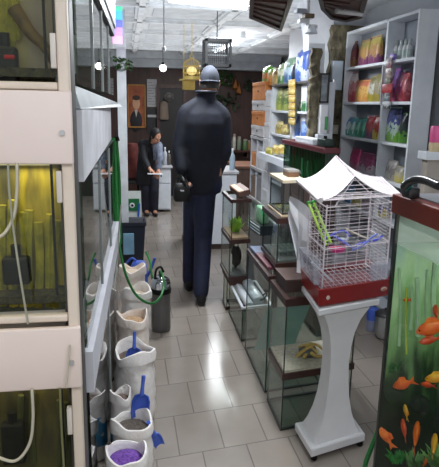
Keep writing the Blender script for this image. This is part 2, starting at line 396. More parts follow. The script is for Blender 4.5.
# branch in the top tank
MB().tube(bez([at(14, 8, 1.435), at(30, 32, 1.425), at(44, 46, 1.42), at(56, 66, 1.41)], 5), .012, 8, [.017-.0005*i for i in range(16)]).smooth().build('driftwood_branch', M('branch', (112, 84, 30), .7, c2=(80, 56, 24), scale=30)).update_tag()
tag(bpy.data.objects['driftwood_branch'], 'brown branch leaning diagonally in top left aquarium', 'branch')
def strips(name, pts, Yd, mat, label, cat='aquarium plant', w_=.008, group=None):
    b = MB()
    for (px, y0, y1) in pts:
        p0 = at(px, y1, Yd); p1 = at(px+random.uniform(-1.5, 1.5), y0, Yd)
        mid = (p0+p1)/2+Vector((random.uniform(-.006, .006), 0, 0))
        b.tube(bez([p0, mid, p1], 4), w_, 6, None)
    return tag(b.smooth().build(name, mat), label, cat, group)
YG = M('yellow_green_plant', (168, 152, 34), .6, c2=(120, 112, 28), scale=30)
strips('tall_water_plant', [(3, 0, 78), (8, 0, 76), (13, 0, 78), (18, 0, 40)], 1.45, YG, 'yellow green upright stems in top left aquarium')
strips('tall_water_plant', [(3, 205, 305), (14, 200, 306), (24, 212, 306), (30, 210, 306), (38, 222, 307), (50, 214, 306), (55, 220, 307)], 1.45, YG, 'yellow green stems in middle left aquarium', w_=.012)
strips('tall_water_plant', [(20, 395, 455), (34, 392, 462), (60, 400, 466), (66, 402, 466)], 1.45, M('dark_olive_plant', (74, 74, 30), .6, c2=(50, 52, 20)), 'dark olive stems in lowest left aquarium', w_=.009)
# hanging air hoses
HOSE = M('air_hose', (196, 188, 168), .4)
def hose(name, pts, r, mat, label, cat='hose', n=6, g=None):
    return tag(MB().tube(bez(pts, n), r, 8).smooth().build(name, mat), label, cat, g)
hose('air_hose', [at(17, 163, 1.33), at(17, 190, 1.33), at(14, 215, 1.33), at(4, 234, 1.33), at(-8, 238, 1.33)], .004, HOSE, 'white air hose curving across middle left aquarium')
hose('air_hose', [at(8, 164, 1.325), at(10, 200, 1.325), at(18, 262, 1.325), at(28, 324, 1.325)], .0028, M('air_hose_clear', (160, 158, 140), .3), 'thin clear air hose hanging straight over middle left aquarium')
hose('air_hose', [at(32, 389, 1.33), at(33, 420, 1.33), at(29, 445, 1.33), at(15, 461, 1.33), at(-6, 456, 1.33)], .004, HOSE, 'white air hose looping low across lowest left aquarium')
hose('air_hose', [at(60, 388, 1.325), at(61, 420, 1.325), at(64, 470, 1.325)], .0028, M('air_hose_olive', (120, 118, 80), .3), 'thin olive air hose hanging in front of lowest left aquarium')
hose('air_hose', [at(70, 345, 1.325), at(68, 370, 1.325), at(66, 388, 1.325)], .0022, HOSE, 'short thin white cable running down beside the lower hood screw')

# ------------------------------------------------------------------ long left rack running along the aisle
O = Vector((-.116, 1.515, 0)); ANG = -math.atan2(.055, 1.80)
rr = root('aquarium_rack', O, 'long pale grey aquarium rack along left side of aisle', 'rack')
rr.rotation_euler = (0, 0, ANG)
LN = 1.79
def rp(mb, nm, mat, p=rr):      # builder in rack-local coordinates
    me = mb.mesh(nm, mat, Vector()); o = bpy.data.objects.new(nm, me); COL.objects.link(o); o.parent = p; return o
rp(MB().hex([(-.38, 0, .69), (.014, 0, .69), (.02, LN, .73), (-.38, LN, .73)], [(-.38, 0, .815), (.014, 0, .815), (.02, LN, .825), (-.38, LN, .825)]), 'lower_beam', PALEBLUE)
rp(MB().box(-.036, -.008, .02, LN-.02, .862, .884), 'glass_trim', ALU)
rp(MB().hex([(-.38, 0, 1.298), (.006, 0, 1.298), (.006, LN-.45, 1.33), (-.38, LN-.45, 1.33)], [(-.38, 0, 1.484), (.006, 0, 1.484), (.006, LN-.45, 1.484), (-.38, LN-.45, 1.484)]), 'hood_panel', M('hood_pale', (214, 214, 220), .45))
rp(MB().hex([(-.38, 0, 1.486), (.004, 0, 1.486), (.045, LN+.05, 1.484), (-.38, LN+.05, 1.484)], [(-.38, 0, 1.545), (-.012, 0, 1.545), (.03, LN+.05, 1.502), (-.38, LN+.05, 1.502)]), 'ledge', M('ledge_grey', (176, 182, 186), .4))
rp(MB().bevbox(-.38, .02, 0, LN, 1.9, 2.06, .004), 'top_beam', M('top_beam', (206, 212, 222), .4))
rp(MB().box(-.36, .012, 0, LN, 1.86, 1.9), 'top_trim', M('dark_trim', (38, 40, 44), .4))
rp(MB().box(-.02, .008, 0, LN, .0, .035), 'floor_strip', ALU)
for y in (.0, LN-.03): rp(MB().box(-.37, -.34, y, y+.03, 0, 1.49), 'post', ALU); rp(MB().box(-.37, -.34, y, y+.03, 1.525, 1.9), 'post', ALU)
def side_tank(z0, z1, label, bgm, nsp, gmat):
    t = root('aquarium', O+Vector((0, 0, z0)), label, 'aquarium'); t.rotation_euler = (0, 0, ANG)
    q = lambda mb, nm, mt: rp(mb, nm, mt, t)
    h_ = z1-z0
    q(MB().box(-.005, 0, 0.005, LN-.005, 0, h_), 'glass_front', gmat)
    q(MB().box(-.32, -.315, 0.005, LN-.005, 0, h_), 'back_panel', bgm)
    q(MB().box(-.315, -.005, LN-.012, LN-.007, 0, h_), 'end_panel', bgm)
    q(MB().box(-.315, -.005, .006, LN-.013, 0, .025), 'gravel', M('dark_gravel', (70, 62, 40), .8))
    for i in range(nsp):
        y = LN*(i+1)/(nsp+1); q(MB().box(0, .005, y-.008, y+.008, 0, h_), 'glass_joint', M('joint', (150, 156, 156), .3))
    return t
SG1 = G('side_glass', (225, 232, 226), 1.1)
SG2 = G('side_glass_dark', (170, 176, 168), 1.2)
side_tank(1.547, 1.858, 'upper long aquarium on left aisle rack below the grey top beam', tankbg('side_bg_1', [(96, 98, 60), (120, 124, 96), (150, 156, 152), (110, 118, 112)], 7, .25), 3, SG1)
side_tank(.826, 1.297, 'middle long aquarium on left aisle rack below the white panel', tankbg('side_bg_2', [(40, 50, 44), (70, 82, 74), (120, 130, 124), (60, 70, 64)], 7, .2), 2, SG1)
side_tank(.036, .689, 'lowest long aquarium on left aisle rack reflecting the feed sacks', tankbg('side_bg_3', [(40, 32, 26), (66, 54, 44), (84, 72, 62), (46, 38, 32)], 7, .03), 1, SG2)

# slanting aluminium bar leaning along the rack, hoses
HB = root('hose_bundle', at(117, 240, 3.38), 'bundle of bright green hoses hanging at end of left aisle rack', 'hose')
for k, (dx, mt) in enumerate(((0, GREEN), (3, M('light_green_hose', (60, 150, 74), .35)), (6, GREEN), (-3, M('dark_green_hose', (20, 84, 40), .35)))):
    MB().tube(bez([at(112+dx*.7, 138, 3.38+.012*k), at(113+dx, 175, 3.38+.012*k), at(115+dx*.8, 210, 3.38+.012*k), at(117+dx*.6, 244, 3.38+.012*k)], 6), .0095, 8).smooth().build('hose_strand', mt, HB)
MB().tube([at(112, 140, 3.4), at(119, 138, 3.4)], .016, 8).build('hook', BLACKP, HB)
hose('green_hose', [at(118, 235, 3.3), at(121, 255, 3.24), at(127, 278, 3.2), at(137, 296, 3.2), at(150, 303.5, 3.24), at(159, 299, 3.34), at(163.5, 288, 3.45), at(163, 277, 3.52), at(161, 272, 3.6)], .0075, GREEN, 'green hose looping from the rack down to the canister filter')
hose('white_hose', [at(121, 205, 3.0), at(117, 260, 3.0), at(113, 300, 2.9), at(109, 345, 2.8)], .005, M('hose_grey', (176, 178, 172), .35), 'pale thin hose hanging in front of the feed sacks')

# ------------------------------------------------------------------ feed sacks
SACKM = M('woven_sack', (250, 246, 244), .6, c2=(238, 230, 226), scale=22, bump=.9, detail=6)
SACKP = M('woven_sack_peach', (250, 240, 232), .65, c2=(238, 222, 210), scale=22, bump=.9, detail=6)
def sack(x, y, r, h_, feed, label, seed, mat=SACKM, prn=None):
    t = root('feed_sack', (x, y, 0), label, 'sack', 'open feed sacks along the left rack')
    rnd = random.Random(seed); ph = [rnd.uniform(0, 6.28) for _ in range(4)]
    def wob(i, z):
        a = 2*PI*i/36
        k = z/h_
        return 1+.05*math.sin(2*a+ph[0]+3*k)+.045*math.sin(3*a+ph[1]+4*k)+.012*math.sin(7*a+ph[1]-5*k)
    def lip(ring):
        return ring
    prof = [(r*.84, 0), (r*1.0, h_*.06), (r*1.08, h_*.2), (r*1.03, h_*.3), (r*1.10, h_*.42), (r*1.06, h_*.55), (r*1.09, h_*.66), (r*1.0, h_*.78), (r*1.02, h_*.88), (r*1.08, h_*.97), (r*1.07, h_*1.0), (r*.97, h_*.99), (r*.92, h_*.93), (r*.9, h_*.80)]
    mb = MB().lathe(prof, (x, y, 0), 36, False, wob=wob).smooth()
    for v in mb.v:
        an = math.atan2(v.y-y, v.x-x); k = max(0, (v.z/h_-.8)/.2)
        v.z += k*h_*(.045*math.sin(2*an+ph[3])+.018*math.sin(4*an+ph[0])+.006*math.sin(7*an+ph[1]))
    mb.build('sack_body', mat, t)
    mb = MB().lathe([(r*.93, h_*.965), (r*1.1, h_*.93), (r*1.15, h_*.9), (r*1.16, h_*.96), (r*1.1, h_*1.02), (r*1.0, h_*1.025), (r*.95, h_*.99)], (x, y, 0), 36, False, wob=wob).smooth()
    for v in mb.v:
        an = math.atan2(v.y-y, v.x-x); k = max(0, (v.z/h_-.8)/.2)
        v.z += k*h_*(.045*math.sin(2*an+ph[3])+.018*math.sin(4*an+ph[0])+.006*math.sin(7*an+ph[1]))-(h_*.02*abs(math.sin(3*an+ph[2])) if v.z < h_*.94 else 0)
    mb.build('folded_rim', mat, t)
    MB().lathe([(r*.9, h_*.80), (r*.92, h_*.90), (r*.5, h_*.95), (.002, h_*.965)], (x, y, 0), 20).smooth().build('feed', feed, t)
    if prn: MB().lathe([(r*1.105, h_*.25), (r*1.115, h_*.5), (r*1.06, h_*.7)], (x, y, 0), 28, False, wob=wob).smooth().build('printed_band', prn, t)
    return t
def feed(n, c, c2): return M('feed_'+n, c, .9, c2=c2, scale=110, bump=.6)
sack(-.018, 1.80, .068, .30, feed('purple', (128, 84, 176), (92, 52, 140)), 'frontmost white feed sack filled with purple pellets', 1)
sack(.003, 1.985, .07, .31, feed('grey', (110, 100, 92), (80, 72, 66)), 'white feed sack with grey feed behind the purple pellet sack', 2)
sack(.025, 2.52, .09, .36, feed('dark', (120, 104, 90), (88, 76, 66)), 'large white feed sack with blue scoop lying in its mouth', 3)
sack(.02, 2.95, .08, .37, feed('tan', (200, 168, 130), (170, 134, 100)), 'feed sack with peach inside and tan feed behind the blue scoops', 4, SACKP)
sack(.045, 3.36, .082, .38, feed('cream', (206, 190, 168), (176, 156, 132)), 'tall white feed sack next to the grey canister filter', 5)
sack(.03, 3.78, .078, .40, feed('beige', (214, 200, 180), (190, 170, 150)), 'peach white feed sack farthest along the left rack', 6, SACKP)
sack(-.04, 2.225, .042, .3, feed('brown', (120, 100, 90), (90, 76, 66)), 'small white feed sack with blue printed band against the rack', 7, SACKM, M('blue_print', (96, 176, 216), .6, c2=(70, 140, 200), scale=20))
# scoops
def scoop(c, d, label, n=(0, -1, .4), L=.10, w_=.036):
    c = Vector(c); d = Vector(d).normalized(); n = Vector(n); n = (n-d*n.dot(d)).normalized(); s = d.cross(n)
    t = root('feed_scoop', c, label, 'scoop', 'blue plastic feed scoops')
    rings = []
    for k, (u, rw) in enumerate(((0, .35), (.08, .8), (.3, 1), (.7, 1.02), (1, .85))):
        p = c-d*(L*u); ring = []
        for i in range(9):
            a = PI*i/8; ring.append(p+s*(w_*rw*math.cos(a))-n*(w_*rw*.8*math.sin(a)))
        for i in range(8, -1, -1):
            a = PI*i/8; ring.append(p+s*(w_*rw*.88*math.cos(a))-n*(w_*rw*.68*math.sin(a)-.002))
        rings.append(ring)
    MB().loft(rings).smooth().build('bowl', BLUEP, t)
    MB().tube([c-d*.004, c+d*.03, c+d*.075], .007, 8, [.009, .007, .008]).smooth().build('handle', BLUEP, t)
    return t
scoop((.022, 2.49, .385), (.05, .25, 1), 'blue scoop standing in the mouth of large white sack')
scoop((.045, 2.045, .385), (.12, .15, 1), 'blue scoop upright over the rim behind the grey feed sack')
scoop((.09, 1.98, .245), (-.35, -.3, 1), 'blue scoop hanging outside beside the grey feed sack', L=.075, w_=.022)

# canister filter
cf = root('canister_filter', (.215, 3.62, 0), 'grey cylindrical canister filter with chrome lid on floor', 'canister filter')
MB().lathe([(.058, 0), (.064, .008), (.066, .03), (.064, .26), (.066, .27)], (.215, 3.62, 0), 24).smooth().build('body', M('smoke_plastic', (92, 90, 90), .3, c2=(78, 76, 76)), cf)
MB().lathe([(.068, .27), (.07, .275), (.07, .3), (.066, .305)], (.215, 3.62, 0), 24).smooth().build('collar', BLACKP, cf)
MB().lathe([(.066, .305), (.066, .335), (.058, .362), (.035, .38), (.01, .386)], (.215, 3.62, 0), 24).smooth().build('lid', STEEL, cf)
MB().tube(bez([(.175, 3.6, .37), (.185, 3.61, .43), (.215, 3.62, .445), (.235, 3.62, .41)], 5), .008, 8).smooth().build('handle', BLACKP, cf)
MB().tube([(.215, 3.62, .385), (.215, 3.62, .42)], .014, 10).build('hose_port', M('port_green', (30, 90, 44), .4), cf)
hose('green_hose', [(.17, 3.66, .30), (.155, 3.7, .40), at(150, 262, 3.75), at(146, 252, 3.8)], .0075, GREEN, 'short green hose rising from behind the canister filter')

# blue watering can behind the sacks
wc = root('watering_can', (.09, 4.5, 0), 'blue plastic watering can behind the farthest feed sack', 'watering can')
MB().lathe([(.07, 0), (.075, .02), (.07, .2), (.05, .24), (.03, .245)], (.09, 4.5, 0), 18).smooth().build('body', BLUEP, wc)
MB().tube(bez([(.14, 4.5, .08), (.19, 4.5, .18), (.22, 4.5, .27)], 5), .012, 8).smooth().build('spout', BLUEP, wc)
MB().tube(bez([(.02, 4.5, .1), (-.02, 4.5, .2), (.03, 4.5, .27), (.07, 4.5, .245)], 5), .009, 8).smooth().build('handle', BLUEP, wc)

# dark bin and bird-food bag beyond
bn = root('storage_bin', (.04, 5.25, 0), 'dark blue bin with pale blue panel behind the feed sacks', 'bin')
MB().loft([[(.04-w2, 5.25-w2, z), (.04+w2, 5.25-w2, z), (.04+w2, 5.25+w2, z), (.04-w2, 5.25+w2, z)] for w2, z in ((.1, 0), (.125, .4), (.135, .41), (.135, .44), (.12, .44), (.11, .42))]).build('body', M('navy_bin', (26, 32, 44), .4), bn)
MB().bevbox(-.04, .06, 5.1, 5.13, .14, .34, .006).build('panel', M('pale_blue_label', (120, 160, 184), .4), bn)
bg = root('pet_food_bag', (.1, 6.1, 0), 'white bird food bag with green panel, red and blue edges', 'bag')
x0, y0 = at(121, 200, 6.0).x, 6.0; x1 = at(141, 200, 6.0).x
MB().loft([[(x0-e, y0-t_, z), (x1+e, y0-t_, z), (x1+e, y0+t_, z), (x0-e, y0+t_, z)] for e, t_, z in ((-.01, .05, 0), (.004, .07, .1), (.004, .06, .4), (0, .03, .52), (0, .008, .6))]).smooth().build('bag_body', M('bag_white', (206, 212, 208), .45), bg)
MB().box(x0+.02, x1-.02, y0-.078, y0-.07, .42-.02, .53).build('green_panel', M('panel_green', (20, 110, 60), .4), bg)
MB().ell(((x0+x1)/2+.01, y0-.08, .46), (.028, .004, .028), 14, 6).build('round_emblem', M('emblem_white', (230, 230, 230), .4), bg)
MB().ell(((x0+x1)/2+.012, y0-.085, .46), (.014, .004, .014), 12, 6).build('emblem_centre', BLACKP, bg)
MB().tube(bez([(x0+.0, y0-.085, .6), (x0+.06, y0-.09, .45), (x0+.0, y0-.09, .26)], 5), .014, 6).smooth().build('red_edge', M('red_ribbon', (214, 80, 84), .5), bg)
MB().tube(bez([(x1-.02, y0-.085, .48), (x1-.03, y0-.09, .34), (x1-.01, y0-.09, .15)], 5), .012, 6).smooth().build('blue_edge', M('blue_ribbon', (40, 90, 190), .5), bg)

# colourful glowing hanging decoration, garland at the post, hanging white cord
gd = root('glowing_hanging_sign', at(118, 46, 5.0), 'vertical blue and pink glowing sign hanging by left racks', 'sign')
for k, (y0, y1, c) in enumerate(((4, 11, (90, 210, 170)), (11, 20, (90, 190, 235)), (20, 27, (110, 120, 235)), (27, 35, (190, 150, 235)), (35, 44, (235, 170, 225)))):
    p0 = at(112.5, y0, 5.0); p1 = at(122.5, y1, 5.0)
    MB().bevbox(p0.x, p1.x, 4.98, 5.02, p1.z, p0.z, .008).smooth().build('glowing_panel', E('sign_glow_%d' % k, c, .7), gd)
MB().tube([at(117, 5, 5.0), (at(117, 5, 5.0).x, 5.0, CEIL)], .004, 6).build('cord', BLACKP, gd)
def leaves(name, centre, spread, n, size, mat, label, cat, seed, up=False):
    rnd = random.Random(seed); b = MB(); c = Vector(centre)
    for k in range(n):
        if up:
            a = rnd.uniform(0, 2*PI); d = Vector((math.cos(a)*rnd.uniform(.1, .8), math.sin(a)*rnd.uniform(.1, .8), 1)).normalized()
            p = c+Vector((rnd.uniform(-1, 1)*spread[0]*.35, rnd.uniform(-1, 1)*spread[1]*.35, 0)); L = size*rnd.uniform(.5, 1.1)
            s = d.cross(Vector((0, 0, 1))).normalized()*size*.11; q = p+d*L*.55; e = p+d*L+Vector((d.x, d.y, -.35))*L*.25
            b.add([p-s*.4, p+s*.4, q+s, q-s, e], [(0, 1, 2, 3), (3, 2, 4)])
        else:
            p = c+Vector((rnd.uniform(-1, 1)*spread[0], rnd.uniform(-1, 1)*spread[1], rnd.uniform(-1, 1)*spread[2]))
            d = Vector((rnd.uniform(-1, 1), rnd.uniform(-1, 1), rnd.uniform(-.8, .6))).normalized()*size
            s = d.cross(Vector((rnd.uniform(-1, 1), rnd.uniform(-1, 1), 1))).normalized()*size*.3
            b.add([p, p+d*.5+s, p+d, p+d*.5-s], [(0, 1, 2, 3)])
    return tag(b.build(name, mat), label, cat)
LEAF = M('leaf_green', (60, 96, 40), .5, c2=(34, 62, 28), scale=20)
leaves('leaf_garland', at(121, 63, 5.17), (.09, .04, .05), 60, .05, LEAF, 'small green leafy garland on the white post', 'garland', 3)
cd = root('hanging_cord', at(164, 48, 4.0), 'thin white cord hanging straight down from ceiling', 'pull switch')  # plain hanging cord with a small end piece
MB().tube([at(164, 46, 4.0), (at(164, 46, 4.0).x, 4.0, CEIL)], .0055, 6).build('cord', M('cord_white', (225, 228, 232), .5), cd)
MB().lathe([(.006, 0), (.014, .01), (.012, .03), (.005, .04)], at(164, 49, 4.0)-Vector((0, 0, .02)), 10).smooth().build('cord_end', WHITE, cd)

# ------------------------------------------------------------------ back of the shop
# framed portrait
pa, pb = at(127, 84, 9.45), at(146, 128, 9.45)
pf = root('framed_portrait', ((pa.x+pb.x)/2, 9.46, pb.z), 'gold framed portrait of a person in dark suit on back wall', 'picture')
fm = MB(); x0, x1, z0, z1 = pa.x, pb.x, pb.z, pa.z
for bx in ((x0, x1, z0, z0+.025), (x0, x1, z1-.025, z1), (x0, x0+.022, z0, z1), (x1-.022, x1, z0, z1)): fm.bevbox(bx[0], bx[1], 9.45, 9.49, bx[2], bx[3], .005)
fm.build('frame', M('gold_frame', (176, 122, 52), .4, .1), pf)
MB().box(x0+.02, x1-.02, 9.475, 9.49, z0+.02, z1-.02).build('canvas', M('portrait_ground', (176, 96, 54), .6, c2=(136, 66, 38), scale=6), pf)
cx_ = (x0+x1)/2-.01
MB().ell((cx_, 9.473, z0+.11), (.1, .006, .17), 16, 8).smooth().build('painted_suit', M('painted_suit', (24, 22, 26), .6), pf)
MB().ell((cx_+.005, 9.468, z0+.39), (.06, .006, .10), 16, 8).smooth().build('painted_face', M('painted_face', (216, 164, 128), .6), pf)
MB().ell((cx_+.005, 9.464, z0+.48), (.062, .006, .04), 16, 8).smooth().build('painted_hair', M('painted_hair', (60, 40, 30), .6), pf)
MB().add([(cx_-.024, 9.462, z0+.29), (cx_+.03, 9.462, z0+.29), (cx_+.002, 9.462, z0+.17)], [(0, 1, 2)]).build('painted_shirt', M('painted_shirt', (200, 190, 180), .6), pf)
# calendar sheets
ca, cb = at(147, 79, 9.46), at(157, 107, 9.46)
cl = root('wall_calendar', ((ca.x+cb.x)/2, 9.48, cb.z), 'long white paper notice hanging on back wall beside portrait', 'notice')
MB().box(ca.x, cb.x, 9.478, 9.484, cb.z, ca.z).build('paper', M('paper_white', (186, 184, 184), .7), cl)
ln = MB()
for k in range(9):
    z = cb.z+.04+k*(ca.z-cb.z-.08)/8.5; ln.box(ca.x+.015, cb.x-.015-.03*(k % 3), 9.475, 9.478, z, z+.009)
ln.build('printed_lines', M('grey_print', (120, 120, 126), .7), cl)
sg = root('small_sign', at(152, 118, 9.46), 'dark small sign with white and red band below the paper notice', 'sign')
a_, b_ = at(147, 109, 9.46), at(158, 134, 9.46)
MB().box(a_.x, b_.x, 9.47, 9.49, b_.z, a_.z).build('board', M('sign_black', (26, 24, 28), .5), sg)
q = at(152, 116, 9.46); MB().box(a_.x+.01, b_.x-.01, 9.462, 9.47, q.z-.02, q.z+.02).build('white_band', M('paper_white', (186, 184, 184), .7), sg)
q = at(153, 131, 9.46); MB().ell((q.x, 9.466, q.z), (.04, .006, .03), 12, 6).build('red_spot', M('sign_red', (150, 40, 40), .5), sg)
# dark arched doorway with oval plaque
da, db = at(160, 88, 9.4), at(183, 212, 9.4)
dr = root('door_1', ((da.x+db.x)/2, 9.44, 0), 'dark wooden door in back wall', 'door'); dr['kind'] = 'structure'
del dr['label']; del dr['category']
MB().box(da.x, db.x, 9.42, 9.49, 0, da.z).build('door_leaf', M('door_dark', (30, 22, 20), .5), dr)
fmm = MB().box(da.x-.05, da.x, 9.40, 9.49, 0, da.z+.06).box(db.x, db.x+.05, 9.40, 9.49, 0, da.z+.06).box(da.x, db.x, 9.40, 9.49, da.z, da.z+.06)
fmm.build('door_frame', WOOD, dr)
op = root('oval_plaque', at(169, 97, 9.38), 'grey oval plaque at the top of the dark back door', 'plaque')
q = at(169, 97, 9.39); MB().ell(q, (.085, .02, .07), 20, 8).smooth().build('plaque', M('plaque_grey', (104, 98, 94), .4), op)
MB().ell(q-Vector((0, .016, 0)), (.06, .01, .048), 20, 8).smooth().build('plaque_centre', M('plaque_dark', (66, 60, 58), .4), op)
# beige garment hanging on the door
gm = root('hanging_garment', at(164, 119, 9.36), 'beige garment hanging on the dark back door', 'garment')
q0 = at(164, 103, 9.36); q1 = at(164, 119, 9.36)
MB().loft([[(q0.x+r_*math.cos(a), 9.365+.03*math.sin(a), z) for a in [2*PI*i/14 for i in range(14)]] for r_, z in ((.02, q0.z+.03), (.06, q0.z), (.07, (q0.z+q1.z)/2), (.075, q1.z), (.06, q1.z-.01))]).smooth().build('cloth', M('beige_cloth', (128, 112, 98), .8), gm)
MB().tube([(q0.x, 9.365, q0.z+.02), (q0.x, 9.41, q0.z+.06)], .006, 6).build('hook', BLACKP, gm)

# white counters
cw = M('counter_white', (214, 217, 224), .4, c2=(204, 208, 216)); ck = M('counter_kick', (60, 44, 40), .5)
ct = root('counter', (1.0, 5.95, 0), 'white shop counter with dark plinth just beyond the walking man', 'counter')
cxa, cxb = .62, at(236, 210, 5.76).x
ctz = at(230, 172, 5.76).z
MB().bevbox(cxa, cxb, 5.76, 6.3, .06, ctz-.02, .004).build('cabinet', cw, ct)
MB().box(cxa, cxb-.0, 5.78, 6.28, 0, .06).build('plinth', ck, ct)
MB().bevbox(cxa-.02, cxb+.02, 5.74, 6.32, ctz-.02, ctz+.01, .004).build('worktop', M('counter_top', (200, 200, 204), .3), ct)
# back white cabinet with drawer
dx0, dx1 = at(143, 200, 7.95).x, at(171, 200, 7.95).x; dz = at(155, 166, 7.95).z
dc = root('drawer_cabinet', ((dx0+dx1)/2, 8.2, 0), 'white cabinet with drawer behind the second person', 'cabinet')
MB().bevbox(dx0, dx1, 7.97, 8.5, .03, dz-.03, .004).build('carcass', cw, dc)
MB().bevbox(dx0-.02, dx1+.02, 7.93, 8.52, dz-.03, dz, .004).build('worktop', M('counter_top', (200, 200, 204), .3), dc)
zd = at(155, 183, 7.95).z
d1 = MB().bevbox(dx0+.01, dx1-.01, 7.95, 7.97, zd, dz-.04, .004).build('drawer', WHITE, dc)
MB().ell(((dx0+dx1)/2+.06, 7.943, (zd+dz)/2-.02), .012, 10, 6).build('knob', BLACKP, d1)
MB().bevbox(dx0+.01, dx1-.01, 7.95, 7.97, .05, zd-.015, .004).build('door', WHITE, dc)
# wooden counter to the right of the white one
wcx0, wcx1 = at(237, 200, 6.6).x, 2.05
wc2 = root('wooden_counter', ((wcx0+wcx1)/2, 6.9, 0), 'brown wooden counter at the back right beyond the white counter', 'counter')
wz = at(240, 166, 6.6).z
MB().bevbox(wcx0, wcx1, 6.62, 7.2, 0, wz-.03, .004).build('body', M('brown_counter', (96, 72, 60), .5, c2=(76, 56, 46), scale=5, stretch=(6, 6, 1)), wc2)
MB().bevbox(wcx0-.03, wcx1, 6.58, 7.22, wz-.03, wz, .004).build('worktop', M('brown_top', (120, 84, 66), .4), wc2)
# bottles
def bottle(name, px, py, Y, r, h_, mat, label, group, capm=None, zb=None):
    p = at(px, py, Y); z = p.z if zb is None else zb
    t = root(name, (p.x, Y, z), label, 'bottle', group)
    MB().lathe([(r*.9, 0), (r, h_*.04), (r, h_*.6), (r*.85, h_*.7), (r*.4, h_*.8), (r*.36, h_*.9)], (p.x, Y, z), 14).smooth().build('body', mat, t)
    MB().lathe([(r*.42, h_*.88), (r*.42, h_), (r*.3, h_*1.01)], (p.x, Y, z), 12).smooth().build('cap', capm or WHITE, t)
    return t
for k, (px, c, nm, h_) in enumerate(((146, (150, 156, 160), 'grey', .2), (157, (196, 200, 200), 'white', .22), (161, (120, 138, 120), 'green', .17), (165, (176, 180, 186), 'pale', .25), (169, (90, 84, 80), 'brown', .2))):
    bottle('bottle', px, 166, 8.1, .028+.004*(k % 2), h_, M('btl_'+nm, c, .3), '%s bottle standing on the white drawer cabinet at back' % nm, 'bottles on back cabinet', zb=dz)
bottle('spray_bottle', 232, 172, 5.9, .03, .22, M('btl_sky', (170, 190, 206), .3), 'pale blue white bottle standing on the white counter', None, zb=ctz+.01)
# shelf on back wall with items
sa, sb = at(224, 150, 9.3), at(252, 150, 9.3)
sh = root('wall_shelf', ((sa.x+sb.x)/2, 9.4, sa.z), 'dark wooden shelf on the back wall right of the man', 'shelf')
MB().bevbox(sa.x, sb.x, 9.2, 9.498, sa.z-.03, sa.z, .004).build('board', WOOD, sh)
for x in (sa.x+.08, sb.x-.08): MB().box(x-.01, x+.01, 9.25, 9.498, sa.z-.12, sa.z-.03).build('bracket', WOOD, sh)
for k, (px, c, nm, w_, h_) in enumerate(((230, (168, 176, 170), 'grey green', .032, .2), (234, (196, 190, 176), 'cream', .03, .26), (239, (120, 128, 110), 'olive', .04, .22), (245, (84, 110, 70), 'green', .048, .18), (249, (150, 110, 70), 'tan', .03, .16))):
    p = at(px, 150, 9.32); t = root('jar', (p.x, 9.32, sa.z), '%s jar on dark wall shelf at the back' % nm, 'jar', 'jars on the back shelf')
    MB().lathe([(w_*.9, 0), (w_, .02), (w_, h_*.7), (w_*.7, h_*.85)], (p.x, 9.32, sa.z), 14).smooth().build('body', M('jar_'+nm.replace(' ', '_'), c, .35), t)
    MB().lathe([(w_*.75, h_*.85), (w_*.75, h_), (w_*.6, h_*1.02)], (p.x, 9.32, sa.z), 14).smooth().build('lid', M('jar_lid', (150, 140, 130), .4), t)
# golden wall ornaments and wreath
for k, (px, py) in enumerate(((235.5, 83), (239, 88))):
    p = at(px, py, 9.44); t = MB().add([(p.x-.06, 9.46, p.z-.1), (p.x+.06, 9.46, p.z-.1), (p.x, 9.46, p.z+.12), (p.x-.04, 9.43, p.z-.08), (p.x+.04, 9.43, p.z-.08), (p.x, 9.43, p.z+.07)], [(0, 1, 2), (3, 5, 4), (0, 3, 4, 1), (1, 4, 5, 2), (2, 5, 3, 0)])
    tag(t.build('wall_ornament', M('ornament_gold', (150, 92, 40), .4, .4)), ('left' if k == 0 else 'right')+' golden triangular ornament on dark back wall', 'ornament', 'golden wall ornaments')
leaves('wreath', at(225, 77, 9.4), (.12, .03, .12), 60, .09, LEAF, 'dark green round wreath on the back wall right of man', 'wreath', 5)
leaves('potted_foliage', at(226, 102, 9.4), (.2, .03, .14), 60, .1, M('leaf_dark', (44, 62, 40), .6), 'dull green trailing foliage on back wall below wreath', 'plant', 6)
leaves('potted_foliage', at(249, 86, 9.4), (.08, .03, .1), 30, .09, M('leaf_dark', (44, 62, 40), .6), 'small dark foliage near the storage boxes on back wall', 'plant', 8)

